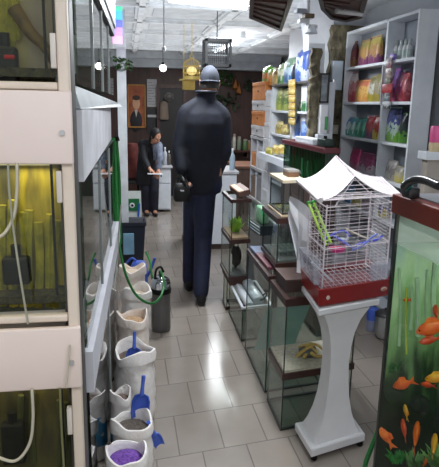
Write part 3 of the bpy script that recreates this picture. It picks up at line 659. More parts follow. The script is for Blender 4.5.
# hanging bird cages
def bird_cage(name, ca, cb, Y, mat, label, rw, dome=False):
    a = at(ca[0], ca[1], Y); b_ = at(cb[0], cb[1], Y); x0, x1, z0, z1 = a.x, b_.x, b_.z, a.z; d = (x1-x0)*.9; xm = (x0+x1)/2
    t = root(name, (xm, Y+d/2, z0), label, 'bird cage')
    y0, y1 = Y, Y+d
    if not dome:
        f = MB()
        for z in (z0, z1-rw*2): f.box(x0, x1, y0, y0+rw, z, z+rw*2).box(x0, x1, y1-rw, y1, z, z+rw*2).box(x0, x0+rw, y0, y1, z, z+rw*2).box(x1-rw, x1, y0, y1, z, z+rw*2)
        for x in (x0, x1-rw*2):
            for y in (y0, y1-rw*2): f.box(x, x+rw*2, y, y+rw*2, z0, z1)
        f.build('frame', mat, t)
        wr = MB(); n = 12
        for i in range(1, n):
            x = x0+(x1-x0)*i/n
            for y in (y0+.003, y1-.003): wr.box(x-.002, x+.002, y-.002, y+.002, z0, z1)
        for zz in (z0+.35*(z1-z0), z0+.7*(z1-z0)):
            for y in (y0+.003, y1-.003): wr.box(x0, x1, y-.0012, y+.0012, zz, zz+.004)
        wr.build('wire_mesh', mat, t)
        MB().box(x0+rw, x1-rw, y0+rw, y1-rw, z0+.006, z0+.02).build('tray', M('cage_tray', (150, 156, 160), .4), t)
        MB().tube([(x0+.02, Y+d/2, z0+.1), (x1-.02, Y+d/2, z0+.1)], .006, 8).build('perch', M('perch_grey', (170, 176, 180), .5), t)
        MB().bevbox(xm-.045, xm+.025, y0+.05, y0+.1, z0+.125, z0+.145, .004).build('feeder', M('feeder_white', (224, 228, 230), .4), t)
        MB().tube([(xm, Y+d/2, z1), (xm, Y+d/2, CEIL)], .004, 6).build('chain', mat, t)
    else:
        R = (x1-x0)/2; zc = z1-R*.8; c = (xm, Y+d/2)
        wr = MB(); n = 18
        for i in range(n):
            ang = 2*PI*i/n; dx, dy = math.cos(ang), math.sin(ang)
            pts = [(c[0]+R*dx, c[1]+R*dy, z0+.03)]+[(c[0]+R*dx*math.cos(k*PI/10), c[1]+R*dy*math.cos(k*PI/10), zc+R*.8*math.sin(k*PI/10)) for k in range(6)]
            wr.tube(pts, .0018, 4)
        wr.build('wire_mesh', mat, t)
        for z in (z0+.03, zc, (z0+zc)/2): MB().tube([(c[0]+R*math.cos(2*PI*i/20), c[1]+R*math.sin(2*PI*i/20), z) for i in range(21)], .004, 6).build('hoop', mat, t)
        MB().lathe([(R*.9, 0), (R*1.04, .004), (R*1.04, .035), (R*.98, .035), (R*.95, .012)], (c[0], c[1], z0), 20).smooth().build('tray', mat, t)
        MB().ell((c[0], c[1], (z0+zc)/2+.02), (R*.6, R*.6, R*.5)).smooth().build('glow_core', E('cage_glow', (246, 232, 160), .55), t)  # glowing ball added inside to imitate the cage's lit look
        MB().tube([(c[0]+.018*math.cos(2*PI*i/12), c[1], z1+.02+.018*math.sin(2*PI*i/12)) for i in range(13)], .004, 6).build('ring', mat, t)
        MB().tube([(c[0], c[1], z1+.036), (c[0], c[1], CEIL)], .004, 6).build('chain', mat, t)
    return t
bird_cage('hanging_bird_cage', (205.5, 38), (231.5, 67), 4.9, M('cage_black', (16, 18, 22), .5), 'black square bird cage hanging from ceiling above the man', .011)
BRASS = M('brass', (236, 204, 112), .35, .1)
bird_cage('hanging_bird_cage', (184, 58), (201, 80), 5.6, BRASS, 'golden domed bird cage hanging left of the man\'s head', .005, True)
# lower yellow hanging piece beside it
gl = root('gold_hanging_lantern', at(188, 90, 5.92), 'small golden box shaped piece below the golden cage', 'lantern')
p0, p1 = at(183, 79, 5.92), at(195, 90, 5.92)
MB().bevbox(p0.x, p1.x, 5.92, 6.02, p1.z, p0.z-.015, .008).smooth().build('box', BRASS, gl)
MB().bevbox(p0.x-.03, p1.x, 5.90, 6.03, p0.z-.015, p0.z, .004).build('rim', M('lantern_rim', (238, 214, 130), .4), gl)
MB().tube([((p0.x+p1.x)/2-.05, 5.97, p0.z), ((p0.x+p1.x)/2-.05, 5.97, CEIL)], .003, 6).build('chain', BRASS, gl)

# dark wooden pieces hanging from the ceiling, cut by the top edge
def wood_hanger(poly, z, label, h_=.22, rim=None):
    c = sum((Vector(p) for p in poly), Vector())/len(poly)
    t = root('hanging_wooden_box', (c.x, c.y, z), label, 'hanging decoration')
    MB().prism([(p[0], p[1]) for p in poly], z+.012, z+h_).build('box', WOOD, t)
    s = [(c.x+(p[0]-c.x)*1.06, c.y+(p[1]-c.y)*1.06) for p in poly]; s2 = [(c.x+(p[0]-c.x)*.84, c.y+(p[1]-c.y)*.84) for p in poly]
    rm = MB(); n = len(poly)
    for i in range(n):
        j = (i+1) % n; rm.hex([(*s[i], z), (*s[j], z), (*s2[j], z), (*s2[i], z)], [(*s[i], z+.03), (*s[j], z+.03), (*s2[j], z+.03), (*s2[i], z+.03)])
    rm.build('rim', rim or M('dark_rim_wood', (46, 26, 20), .4), t)
    sl = MB()
    e0, e1 = Vector((*s2[0], z)), Vector((*s2[1], z)); f0, f1 = Vector((*s2[-1], z)), Vector((*s2[-2], z)) if n == 4 else Vector((*s2[2], z))
    for k in (.2, .4, .6, .8):
        a, b_ = e0.lerp(e1, k), f0.lerp(f1, k); sl.tube([a+Vector((0, 0, .008)), b_+Vector((0, 0, .008))], .006, 6)
    sl.build('slats', M('slat_wood', (74, 44, 34), .4), t)
    MB().tube([(c.x, c.y, z+h_), (c.x, c.y, CEIL)], .008, 8).build('chain', BLACKP, t)
    return t
zz = 1.95
wood_hanger([atz(251, -6, zz), atz(250, 18, zz), atz(281, 31, zz), atz(294, -6, zz)], zz, 'dark wooden box hanging at top edge left of the white pillar')
w2 = wood_hanger([atz(318, -6, zz), atz(322, 10, zz), atz(331, 19, zz), atz(346, 22, zz), atz(361, 18, zz), atz(368, -6, zz)], zz, 'dark wooden polygonal piece hanging at top edge above pet shelf')
a, b_ = atz(336, 11, zz-.004), atz(362, 14, zz-.004)
MB().tube([a, b_], .012, 8).build('pale_strip', M('pale_strip', (206, 204, 204), .4), w2)  # pale bar standing in for the highlight along the rim
# white ceiling fitting with brass clips near the pillar
cf2 = root('ceiling_spot_fitting', at(308, 30, 3.9), 'small white spotlight fitting with brass bracket by the pillar top', 'lamp')
for k, (px, py, c) in enumerate(((301, 11, (150, 156, 166)), (309, 16, (110, 92, 70)), (304, 21, (206, 208, 210)), (312, 27, (214, 216, 220)))):
    p = at(px, py, 3.9); MB().bevbox(p.x-.035, p.x+.035, 3.88, 3.95, p.z-.015, p.z+.015, .006).build('bracket', M('fit_%d' % k, c, .4), cf2)
p = at(308, 27, 3.9); MB().tube([(p.x, 3.915, p.z-.02), (p.x, 3.915, CEIL)], .012, 8).build('stem', M('fit_stem', (200, 200, 204), .4), cf2)
MB().lathe([(.02, .05), (.045, 0), (.04, -.005)], at(311, 33, 3.9), 16).smooth().build('shade', WHITE, cf2)

# ------------------------------------------------------------------ right-hand rows of glass tanks
def par(fl, bl, fr_, z0, z1, t_=0):
    """parallelogram footprint from front-left, back-left and front-right corners"""
    fl, bl, fr_ = Vector(fl), Vector(bl), Vector(fr_); br = bl+fr_-fl
    return [fl, fr_, br, bl]
def inset(p, e):
    c = sum(p, Vector((0, 0)))/4; out = []
    u = (p[1]-p[0]).normalized(); v = (p[3]-p[0]).normalized()
    return [p[0]+u*e+v*e, p[1]-u*e+v*e, p[2]-u*e-v*e, p[3]+u*e-v*e]
def ring(mb, P, e, z0, z1):
    o_ = inset(P, 0); q = inset(P, e)
    for i in range(4):
        j = (i+1) % 4
        mb.hex([(*o_[i], z0), (*o_[j], z0), (*q[j], z0), (*q[i], z0)], [(*o_[i], z1), (*o_[j], z1), (*q[j], z1), (*q[i], z1)])
    return mb
SEAL = M('black_sealant', (40, 44, 44), .4)
def glass_tank(P, z0, z1, label, rim=None, base=None, floor=None, rim_h=.03, base_h=.025, gl=GLASS, out=.006, group=None, frame=None):
    c = sum(P, Vector((0, 0)))/4
    t = root('glass_tank', (c.x, c.y, z0), label, 'glass tank', group)
    q = inset(P, .004)
    zb = z0+(base_h if base else .004); zt = z1-(rim_h if rim else 0)
    for i, nm in ((0, 'glass_front'), (1, 'glass_side'), (2, 'glass_back'), (3, 'glass_side')):
        j = (i+1) % 4
        MB().quad((*P[i], zb), (*P[j], zb), (*P[j], zt), (*P[i], zt)).build(nm, gl, t)
    sm = MB()
    for i in range(4): sm.tube([(*q[i], zb), (*q[i], zt)], .0035, 6)
    sm.build('corner_seams', SEAL, t)
    if base: ring(MB(), inset(P, -out), .02+out, z0, zb).build('base_frame', base, t)
    MB().prism([(v.x, v.y) for v in inset(P, .006)], z0+.003, zb+(.012 if floor else -.003 if base else .002)).build('tank_floor', floor or gl, t)
    if rim: ring(MB(), inset(P, -out), .018+out, zt, z1).build('rim', rim, t)
    elif frame: ring(MB(), inset(P, -.003), .016, z1-.012, z1).build('rim', frame, t)
    if not base: ring(MB(), inset(P, -.002), .012, z0, z0+.008).build('base_seal', SEAL, t)
    return t
V2 = lambda x, y: Vector((x, y))
SAND = M('sand', (214, 204, 186), .9, c2=(188, 176, 156), scale=60, bump=.3)
# column nearest the camera
PC = [V2(.700, 2.315), V2(1.07, 2.385), V2(1.075, 2.66), V2(.705, 2.60)]
glass_tank(PC, .004, .262, 'empty glass tank on floor behind the white pedestal, lowest of front stack', gl=GLASS)
glass_tank(PC, .264, .66, 'glass terrarium with sand and yellow driftwood above the empty front tank', rim=BROWN, base=BROWN, floor=SAND, rim_h=.035, base_h=.03)
def rock(name, p, r, mat, label, cat='rock', seed=1):
    rnd = random.Random(seed); bm = bmesh.new(); bmesh.ops.create_icosphere(bm, subdivisions=2, radius=1)
    for v in bm.verts: v.co = Vector((v.co.x*r[0], v.co.y*r[1], v.co.z*r[2]))*rnd.uniform(.8, 1.15)
    bm.verts.ensure_lookup_table(); b = MB().add([Vector(p)+v.co for v in bm.verts], [tuple(v.index for v in f.verts) for f in bm.faces]); bm.free()
    return tag(b.smooth().build(name, mat), label, cat)
ROCK = M('grey_rock', (112, 108, 104), .8, c2=(70, 68, 66), scale=30, bump=.4)
rock('rock', (.86, 2.46, .335), (.05, .045, .032), ROCK, 'grey rock on the sand below the yellow driftwood', seed=2)
rock('rock', (1.0, 2.5, .33), (.035, .04, .035), M('dark_rock', (52, 50, 52), .8, c2=(34, 34, 36), scale=30), 'dark rock on the sand right behind the pedestal', seed=3)
dw = MB()
for pts in ([(.80, 2.44, .318), (.85, 2.43, .365), (.90, 2.45, .37), (.95, 2.46, .33)], [(.83, 2.42, .32), (.87, 2.44, .36), (.90, 2.42, .34)], [(.85, 2.46, .36), (.88, 2.41, .335), (.93, 2.41, .325)], [(.82, 2.47, .35), (.87, 2.45, .375), (.9, 2.47, .36)]):
    dw.tube(bez(pts, 5), .008, 8, [.010-.0003*i for i in range(5*(len(pts)-1)+1)])
tag(dw.smooth().build('driftwood', M('yellow_driftwood', (212, 178, 92), .6, c2=(176, 140, 70), scale=40)), 'tangled yellow driftwood lying on sand in front terrarium', 'driftwood')
lb = root('small_box', (.80, 2.42, .661), 'dark brown flat box on top of the front terrarium beside cage', 'box')
MB().bevbox(.72, .89, 2.40, 2.59, .661, .715, .004).build('box_body', M('brown_box', (66, 46, 42), .5, c2=(54, 38, 34)), lb)
MB().bevbox(.716, .894, 2.396, 2.594, .715, .725, .002).build('box_lid', M('brown_box_lid', (84, 62, 56), .5), lb)
# middle column
PB = [V2(.712, 2.68), V2(1.05, 2.74), V2(1.06, 3.27), V2(.722, 3.25)]
tB = glass_tank(PB, .004, .655, 'tall glass tank with leaning glass pane in the middle stack', rim=BROWN, rim_h=.03, gl=GLASS)
tag(MB().quad((.74, 3.08, .06), (1.0, 3.12, .06), (1.0, 2.86, .42), (.74, 2.84, .42)).quad((.745, 3.085, .06), (1.005, 3.125, .06), (1.005, 2.865, .42), (.745, 2.845, .42)).build('loose_glass_sheet', G('teal_glass', (200, 226, 222), .8, haze=.45, hazec=(170, 210, 206))), 'pale teal glass sheet leaning inside the middle tank', 'glass sheet')
# maroon and blue parcels on the middle tank
pr = root('flat_packet', (.80, 3.0, .656), 'maroon flat packet lying on top of the middle tall tank', 'packet')
MB().bevbox(.73, .84, 2.78, 3.08, .656, .675, .004).build('sleeve', M('maroon_packet', (112, 62, 72), .5, c2=(92, 46, 58), scale=14), pr)
MB().bevbox(.73, .84, 3.08, 3.24, .656, .675, .004).build('blue_end', M('blue_grey_packet', (96, 112, 140), .5), pr)
PB2 = [V2(.752, 2.70), V2(.93, 2.735), V2(.95, 3.10), V2(.765, 3.07)]
tB2 = glass_tank(PB2, .695, .952, 'glass tank with brown rim and beige lid on the middle stack', rim=BROWN, base=BROWN, rim_h=.028, base_h=.02, floor=M('tank_floor_grey', (96, 98, 96), .6))
for (x, y) in ((.76, 2.72), (.92, 2.75), (.94, 3.07), (.77, 3.05)): pass
legs = root('tank_riser', (.85, 2.9, .656), 'dark riser frame under the brown rimmed middle tank', 'riser')
ring(MB(), inset(PB2, .01), .02, .656, .694).build('riser_frame', WOOD, legs)
for k, (x, h_) in enumerate(((.80, .10), (.83, .13), (.86, .11), (.89, .14))):
    tag(MB().quad((x, 2.78, .73), (x+.004, 3.04, .73), (x+.004, 3.04, .73+h_), (x, 2.78, .73+h_)).build('glass_divider', G('divider_glass', (200, 220, 214), 1.3, haze=.15)), ['leftmost', 'second', 'third', 'rightmost'][k]+' upright glass sheet inside brown rimmed middle tank', 'glass sheet', 'glass sheets in middle tank')
MB().prism([(v.x, v.y) for v in inset(PB2, .02)], .953, .962).build('lid', M('beige_board', (206, 186, 154), .6, c2=(188, 166, 134), scale=12), tB2)['label'] = 'beige board lid'
PB3 = inset(PB2, .03)
tB3 = glass_tank(PB3, .963, 1.125, 'small clear glass tank standing on the beige board lid', gl=GLASS)
MB().prism([(v.x, v.y) for v in inset(PB3, -.006)], 1.1255, 1.14).build('lid', M('beige_board_light', (220, 206, 178), .6), tB3)['label'] = 'pale board lid'
# grey box with brown end beside top
bx = root('small_box', (.93, 2.9, 1.141), 'brown and grey box on the pale upper lid', 'box')
MB().bevbox(.84, .90, 2.86, 2.96, 1.141, 1.175, .003).build('box_body', M('box_brown', (120, 86, 62), .5), bx)
MB().bevbox(.838, .902, 2.858, 2.962, 1.165, 1.178, .002).build('box_lid', M('box_grey', (150, 146, 142), .5), bx)
# far column
PA1 = [V2(.722, 3.36), V2(.93, 3.40), V2(.94, 3.92), V2(.735, 3.90)]
glass_tank(PA1, .004, .235, 'low glass tank with white frame holding white light hood', frame=WHITE)
lh = root('light_hood', (.83, 3.6, .18), 'white aquarium light hood lying in the low white framed tank', 'light hood')
MB().bevbox(.765, .81, 3.42, 3.86, .20, .245, .012, rx=0, ry=.3).smooth().build('hood_body', WHITE, lh)
MB().bevbox(.82, .89, 3.44, 3.84, .20, .275, .016, ry=-.2).smooth().build('hood_cover', M('hood_gloss', (224, 230, 238), .25), lh)
MB().tube(bez([(.86, 3.44, .25), (.88, 3.40, .28), (.90, 3.44, .30), (.885, 3.5, .26)], 5), .005, 6).smooth().build('cable', BLACKP, lh)
PA = [V2(.726, 3.95), V2(.88, 3.97), V2(.89, 4.13), V2(.73, 4.12)]
glass_tank(PA, .004, .235, 'dark glass tank on floor at far end of right row', gl=GLASSD, base=BROWN)
PA2 = [V2(.712, 3.80), V2(.85, 3.82), V2(.855, 4.19), V2(.717, 4.18)]
glass_tank(PA2, .28, .552, 'glass tank with dark driftwood below the lime green plant', base=BROWN, floor=M('tank_floor_grey', (96, 98, 96), .6))
tag(ring(MB(), inset(PA2, .01), .03, .236, .279).build('tank_riser', WOOD), 'dark riser under the far stacked tanks', 'riser')
PA3 = [V2(.718, 3.78), V2(.855, 3.80), V2(.86, 4.20), V2(.722, 4.19)]
tA3 = glass_tank(PA3, .553, .87, 'glass tank with brown rim holding lime green plastic plant', rim=BROWN, base=BROWN, floor=M('tan_floor', (168, 140, 112), .7), rim_h=.025, base_h=.03)
leaves('plastic_plant', (.785, 3.97, .60), (.07, .07, 0), 70, .12, M('lime_plant', (150, 190, 36), .5, c2=(110, 160, 30), scale=20), 'bright lime green plastic plant in far right tank', 'plastic plant', 4, True)
rock('driftwood', (.80, 4.0, .40), (.038, .06, .09), M('black_driftwood', (34, 28, 28), .8), 'dark driftwood lump inside tank under the lime plant', 'driftwood', 5)
tag(MB().bevbox(.735, .748, 3.88, 3.96, .318, .45, .003).build('white_card', M('card_white', (206, 202, 196), .6)), 'pale card standing in front of dark driftwood in far tank', 'card')
tl = tA3
MB().bevbox(0.77, .86, 3.83, 4.17, .884, .925, .006, ry=-.25).build('lid_body', M('lid_brown', (104, 72, 60), .45), tl)
MB().bevbox(.775, .812, 3.83, 4.17, .908, .922, .003, ry=-.25).build('pale_strip', M('pale_wood', (214, 176, 148), .5), tl)
# dark tall item beside
vb = root('black_tube', (.93, 3.62, .3), 'upright black tube standing between far and middle tanks', 'tube')
MB().lathe([(.016, .004), (.018, .01), (.018, .55), (.014, .56)], (.975, 3.5, 0), 12).smooth().build('tube_body', M('tube_black', (24, 20, 24), .4), vb)
MB().lathe([(.02, .5), (.022, .505), (.022, .53), (.018, .535)], (.975, 3.5, 0), 12).smooth().build('tube_collar', M('tube_maroon', (70, 26, 32), .4), vb)
# green-lidded slatted tank behind
_a, _b, _c = at(249, 222, 4.62), at(260, 236, 4.30), at(263, 236, 4.30)
vz = _b.z
gp = [V2(_b.x, 4.30), V2(_b.x+.11, 4.31), V2(_a.x+.13, 4.63), V2(_a.x, 4.62)]
gt = root('ventilated_tank', ((gp[0].x+gp[2].x)/2, 4.46, vz), 'small tank with pale vent slats and green item behind the lime plant', 'tank')
q = inset(gp, 0)
MB().prism([(v.x, v.y) for v in gp], vz, vz+.08).build('base', M('vent_dark', (40, 50, 52), .4), gt)
for i in range(4):
    j = (i+1) % 4; MB().quad((*q[i], vz+.08), (*q[j], vz+.08), (*q[j], vz+.24), (*q[i], vz+.24)).build('glass_wall', GLASSD, gt)
for k in range(3):
    MB().tube([(gp[3].x-.004, gp[3].y, vz+.018+.024*k), (gp[0].x-.004, gp[0].y, vz+.018+.024*k)], .006, 6).build('vent_slat', M('slat_pale', (170, 184, 186), .4), gt)
sd = root('tank_cabinet', ((gp[0].x+gp[2].x)/2, 4.46, 0), 'grey cabinet under the small ventilated tank', 'cabinet')
MB().prism([(v.x, v.y) for v in inset(gp, -.005)], 0.03, vz-.001).build('carcass', M('cabinet_grey', (126, 124, 122), .5), sd)
MB().prism([(v.x, v.y) for v in inset(gp, .01)], 0, .03).build('plinth', BROWN, sd)
tag(MB().bevbox(gp[0].x+.02, gp[0].x+.09, 4.38, 4.56, vz+.082, vz+.21, .01).smooth().build('green_packet', M('green_pack', (90, 190, 130), .4, c2=(190, 220, 200), scale=30)), 'green and white packet inside the small ventilated tank', 'packet')

# ------------------------------------------------------------------ large green planted tank with burgundy lid on a cabinet
GX = 1.22
ga, gb = 3.36, 4.30
gz0, gz1 = 1.0, 1.222
cb = root('tank_cabinet', (GX+.045, (ga+gb)/2, 0), 'dark brown cabinet supporting the long green planted tank', 'cabinet')
MB().bevbox(GX, GX+.09, ga, gb, .05, .98, .005).build('carcass', M('dark_cabinet', (58, 38, 34), .45, c2=(44, 28, 26)), cb)
MB().box(GX+.02, GX+.08, ga+.02, gb-.02, 0, .05).build('plinth', BLACKP, cb)
MB().bevbox(GX-.015, GX+.095, ga-.015, gb+.015, .98, .999, .004).build('worktop', BROWN, cb)
for k in range(2):
    y0 = ga+.01+k*(gb-ga-.01)/2
    d_ = MB().bevbox(GX-.012, GX, y0, y0+(gb-ga)/2-.015, .07, .96, .003).build('door', M('cabinet_door', (70, 46, 40), .45), cb)
    MB().ell((GX-.02, y0+.06+.36*(1-k), .55), .012, 10, 6).build('knob', STEEL, d_)
bt = root('aquarium', (GX+.045, (ga+gb)/2, gz0), 'long dark green planted aquarium with burgundy lid behind the bird cage', 'aquarium')
GG = G('green_tank_glass', (170, 196, 180), 1.3)
for nm, mb in (('glass_front', MB().quad((GX, ga, gz0), (GX, gb, gz0), (GX, gb, gz1), (GX, ga, gz1))), ('glass_end', MB().quad((GX, ga, gz0), (GX+.085, ga, gz0), (GX+.085, ga, gz1), (GX, ga, gz1))), ('glass_end', MB().quad((GX, gb, gz0), (GX+.085, gb, gz0), (GX+.085, gb, gz1), (GX, gb, gz1)))): mb.build(nm, GG, bt)
MB().box(GX+.045, GX+.083, ga+.005, gb-.005, gz0, gz1).build('back_panel', tankbg('green_tank_bg', [(10, 34, 20), (18, 60, 34), (40, 110, 64), (14, 44, 28)], 22, .06), bt)
MB().bevbox(GX-.015, GX+.095, ga-.012, gb+.012, gz1, gz1+.035, .006).build('lid', M('burgundy', (84, 28, 36), .35, c2=(70, 24, 30)), bt)
strips('aquarium_plant', [(302+6*k, 158+3*(k % 2), 178) for k in range(5)], 3.62, M('tank_plant_green', (30, 104, 56), .5, c2=(16, 66, 36)), 'dark green plants in the long aquarium behind the cage', w_=.006)
rt = gz1+.036
# boxes on the lid
wb = root('white_box', (GX+.1, 3.55, rt), 'white carton on the burgundy lid below the framed picture', 'carton')
p0 = atx(298, 140, GX+.02).y; p1 = atx(316, 140, GX+.02).y
MB().bevbox(GX+.0, GX+.08, p1, p0, rt, rt+.035, .003).build('box_body', M('carton_white', (206, 208, 216), .5), wb)
MB().bevbox(GX-.002, GX+.082, p1-.002, p0+.002, rt+.026, rt+.038, .002).build('box_lid', WHITE, wb)
p0 = at(319.5, 134, 3.90); p1 = at(328.5, 105, 3.90)
wk = root('white_carton', ((p0.x+p1.x)/2, 3.94, p0.z), 'tall white carton with green edge right of the cork strip below the framed picture', 'carton')
MB().bevbox(p0.x, p1.x, 3.90, 3.98, p0.z, p1.z, .004).build('box_body', M('carton_tall', (214, 214, 218), .45), wk)
MB().bevbox(p1.x-.02, p1.x+.002, 3.896, 3.90, p0.z+.03, p1.z-.08, .001).build('green_edge', M('green_print', (70, 150, 90), .5), wk)
wsx = root('wall_shelf', ((p0.x+p1.x)/2, 3.95, p0.z-.03), 'small ledge on the shelf end carrying the tall white carton', 'shelf')
MB().bevbox(p0.x-.02, p1.x+.02, 3.88, 4.018, p0.z-.03, p0.z-.001, .003).build('board', SHG, wsx)
MB().box(p0.x+.02, p0.x+.04, 3.97, 4.018, p0.z-.1, p0.z-.03).build('bracket', SHG, wsx)
kb = root('black_box', (GX+.1, 3.36, rt), 'small black device on the burgundy lid right of the white carton', 'device')
p0 = atx(320, 138, GX+.03).y; p1 = atx(328, 138, GX+.03).y
MB().bevbox(GX+.01, GX+.075, p1, p0, rt, rt+.05, .006).smooth().build('body', M('dark_green_black', (18, 40, 34), .4), kb)
MB().lathe([(.012, 0), (.012, .015), (.008, .018)], (GX+.04, (p0+p1)/2, rt+.05), 10).build('knob', BLACKP, kb)

# ------------------------------------------------------------------ middle shelf unit with packs and bags
MX = 1.36; MA, MBk = 4.02, 5.28; MT = 1.70
mu = root('shelf_unit', (MX+.07, (MA+MBk)/2, 0), 'grey white shelf unit of packets behind the cork strip', 'shelf unit')
MB().box(MX+.13, MX+.145, MA, MBk, 0, MT).build('back_panel', SHG, mu)
for z in (.06, .42, .80, 1.24, 1.45, MT-.018): MB().bevbox(MX, MX+.13, MA+.018, MBk, z, z+.018, .002).build('shelf_board', SHG if z < MT-.05 else M('shelf_edge_dark', (80, 76, 74), .5), mu)
for y in (MA, 4.62, MBk-.018): MB().bevbox(MX, MX+.13, y, y+.018, 0, MT-.018, .002).build('upright', SHG, mu)
# packaging helpers -------------------------------------------------
def pouch(name, x, y, z, w_, h_, mat, label, cat, group, d=.06, clip=None, lean=0, boxy=False):
    """pillow pack standing at x,y,z; wide along Y, its front to -X"""
    t = root(name, (x, y, z), label, cat, group)
    n = 12; rings = []
    for k, (f_, ww, dd) in enumerate(((0, .96, .85), (.04, 1, .98), (.3, 1.01, 1), (.7, 1, .96), (.9, .99, .7), (.95, .98, .2), (1, .98, .06)) if boxy else ((0, .94, .75), (.06, 1, .95), (.3, 1.02, 1), (.65, 1, .85), (.86, .98, .45), (.94, .97, .12), (1, .97, .05))):
        r = []
        for i in range(16):
            a = 2*PI*i/16; ca, sa = math.cos(a), math.sin(a)
            yy = (abs(ca)**.55)*(1 if ca >= 0 else -1)*w_/2*ww; xx = (abs(sa)**.7)*(1 if sa >= 0 else -1)*d/2*dd
            r.append((x+xx+lean*f_*h_, y+yy, z+f_*h_))
        rings.append(r)
    MB().loft(rings).smooth().build('packet_body', mat, t)
    MB().box(x-.004+lean*.95*h_, x+.004+lean*.95*h_, y-w_*.49, y+w_*.49, z+h_*.94, z+h_*1.0).build('sealed_top', clip or mat, t)
    return t
def carton(name, x0, x1, y0, y1, z0, z1, mat, label, cat, group, lidm=None, hole=None, handle=True):
    t = root(name, ((x0+x1)/2, (y0+y1)/2, z0), label, cat, group)
    MB().bevbox(x0, x1, y0, y1, z0, z1-.02, .003).build('box_body', mat, t)
    l_ = MB().bevbox(x0-.004, x1, y0-.003, y1+.003, z1-.035, z1, .003).build('box_lid', lidm or mat, t)
    if hole: MB().ell((x0-.005, (y0+y1)/2, (z0+z1)/2), (.004, .02, .012), 10, 6).build('finger_hole', hole, t)
    return t
# big bags on the top of the middle shelf: (px left, px right, py top, colours, words)
bags = [(265.5, 271, 66, [(70, 170, 40), (226, 110, 40), (110, 190, 40)], 'green and orange'), (271, 276, 68, [(220, 120, 40), (236, 150, 60), (120, 180, 50)], 'orange and lime'),
        (276, 281, 68, [(210, 180, 120), (190, 150, 70), (120, 80, 30)], 'tan and gold'), (281.5, 287, 63, [(90, 150, 80), (220, 222, 190), (120, 170, 90)], 'white and green'),
        (287, 296, 58, [(70, 120, 180), (180, 205, 225), (110, 150, 120)], 'pale blue'), (296, 299.5, 62, [(20, 36, 60), (30, 50, 80), (16, 28, 50)], 'dark navy'),
        (299.5, 305, 50, [(60, 100, 190), (180, 200, 235), (50, 80, 170)], 'tall blue'), (305, 311, 49, [(190, 200, 230), (60, 90, 180), (40, 70, 160)], 'tall white and blue')]
for k, (a, b_, pt, cs, w_) in enumerate(bags):
    X_ = MX+.06; ya = atx(a, 78, X_).y; yb = atx(b_, 78, X_).y; zt = atx((a+b_)/2, pt, X_).z
    pouch('pet_food_bag', X_, (ya+yb)/2, MT, abs(ya-yb)*.98, zt-MT, PK('bag_%d' % k, cs, 30), '%s pet food bag on top of the middle shelf unit' % w_, 'pet food bag', 'pet food bags on the middle shelf', d=.10, boxy=True)
bottle('bottle', 305, 52, 0, .03, .1, M('navy_bottle', (26, 36, 80), .3), 'x', None) if False else None
# packets on its shelves
def shelfpack(px0, px1, py1, z, X_, cs, nm, lab, cat, grp, name='packet', d=.06, scale=60, zmax=None):
    ya = atx(px0, (py1+10), X_).y; yb = atx(px1, (py1+10), X_).y; zt = atx((px0+px1)/2, py1, X_).z
    if zmax: zt = min(zt, zmax)
    return pouch(name, X_, (ya+yb)/2, z, abs(ya-yb)*.97, max(.03, zt-z), PK(nm, cs, scale), lab, cat, grp, d=d)
GM = 'packets on the middle shelf unit'
for k, (a, b_, pt, z, cs, w_) in enumerate([
    (278, 282.5, 88, 1.468, [(180, 190, 60), (120, 150, 60), (200, 200, 120)], 'lime yellow packet on the upper middle shelf'),
    (283, 288, 89, 1.468, [(150, 160, 70), (90, 120, 60), (170, 170, 100)], 'olive green packet on the upper middle shelf'),
    (300, 304, 99, 1.468, [(80, 150, 70), (200, 210, 200), (60, 120, 60)], 'green and white packet on the upper middle shelf'),
    (304, 308.5, 97, 1.468, [(60, 130, 70), (40, 110, 60), (150, 190, 150)], 'dark green packet on the upper middle shelf'),
    (277, 283, 121, 1.258, [(212, 180, 70), (160, 140, 60), (220, 200, 120)], 'yellow packet on the lower middle shelf'),
    (283, 287, 124, 1.258, [(150, 130, 60), (220, 200, 120), (180, 150, 70)], 'tan yellow packet on the lower middle shelf'),
    (297, 303, 116, 1.258, [(40, 90, 190), (90, 140, 220), (40, 80, 180)], 'blue packet on the lower middle shelf'),
    (303, 308.5, 115, 1.258, [(60, 110, 210), (150, 180, 230), (50, 90, 190)], 'bright blue packet with pale spots on the lower middle shelf'),
    (310, 313.5, 118, 1.258, [(190, 160, 190), (220, 200, 215), (160, 120, 160)], 'lilac packet on the lower middle shelf')]):
    shelfpack(a, b_, pt, z, MX+.06, cs, 'mpk_%d' % k, w_, 'packet', GM)
# strip of sachets hanging on the front of the middle shelf
hs = root('sachet_strip', atx(292.5, 120, MX-.03), 'long hanging strip of yellow sachets on middle shelf unit', 'sachet strip')
for k in range(6):
    y0, y1 = 80+k*7.6, 87+k*7.6
    a, b_ = atx(289.5, y0, MX-.02), atx(295, y1, MX-.02)
    MB().bevbox(MX-.03, MX-.015, b_.y, a.y, b_.z, a.z, .005).smooth().build('sachet', PK('sachet_%d' % (k % 2), [(206, 170, 60), (226, 204, 130), (190, 150, 60)], 50), hs)
MB().box(MX-.012, MX, a.y-.03, a.y-.02, 1.2, 1.69).build('hanger_strip', M('hanger_clear', (190, 180, 150), .4), hs)
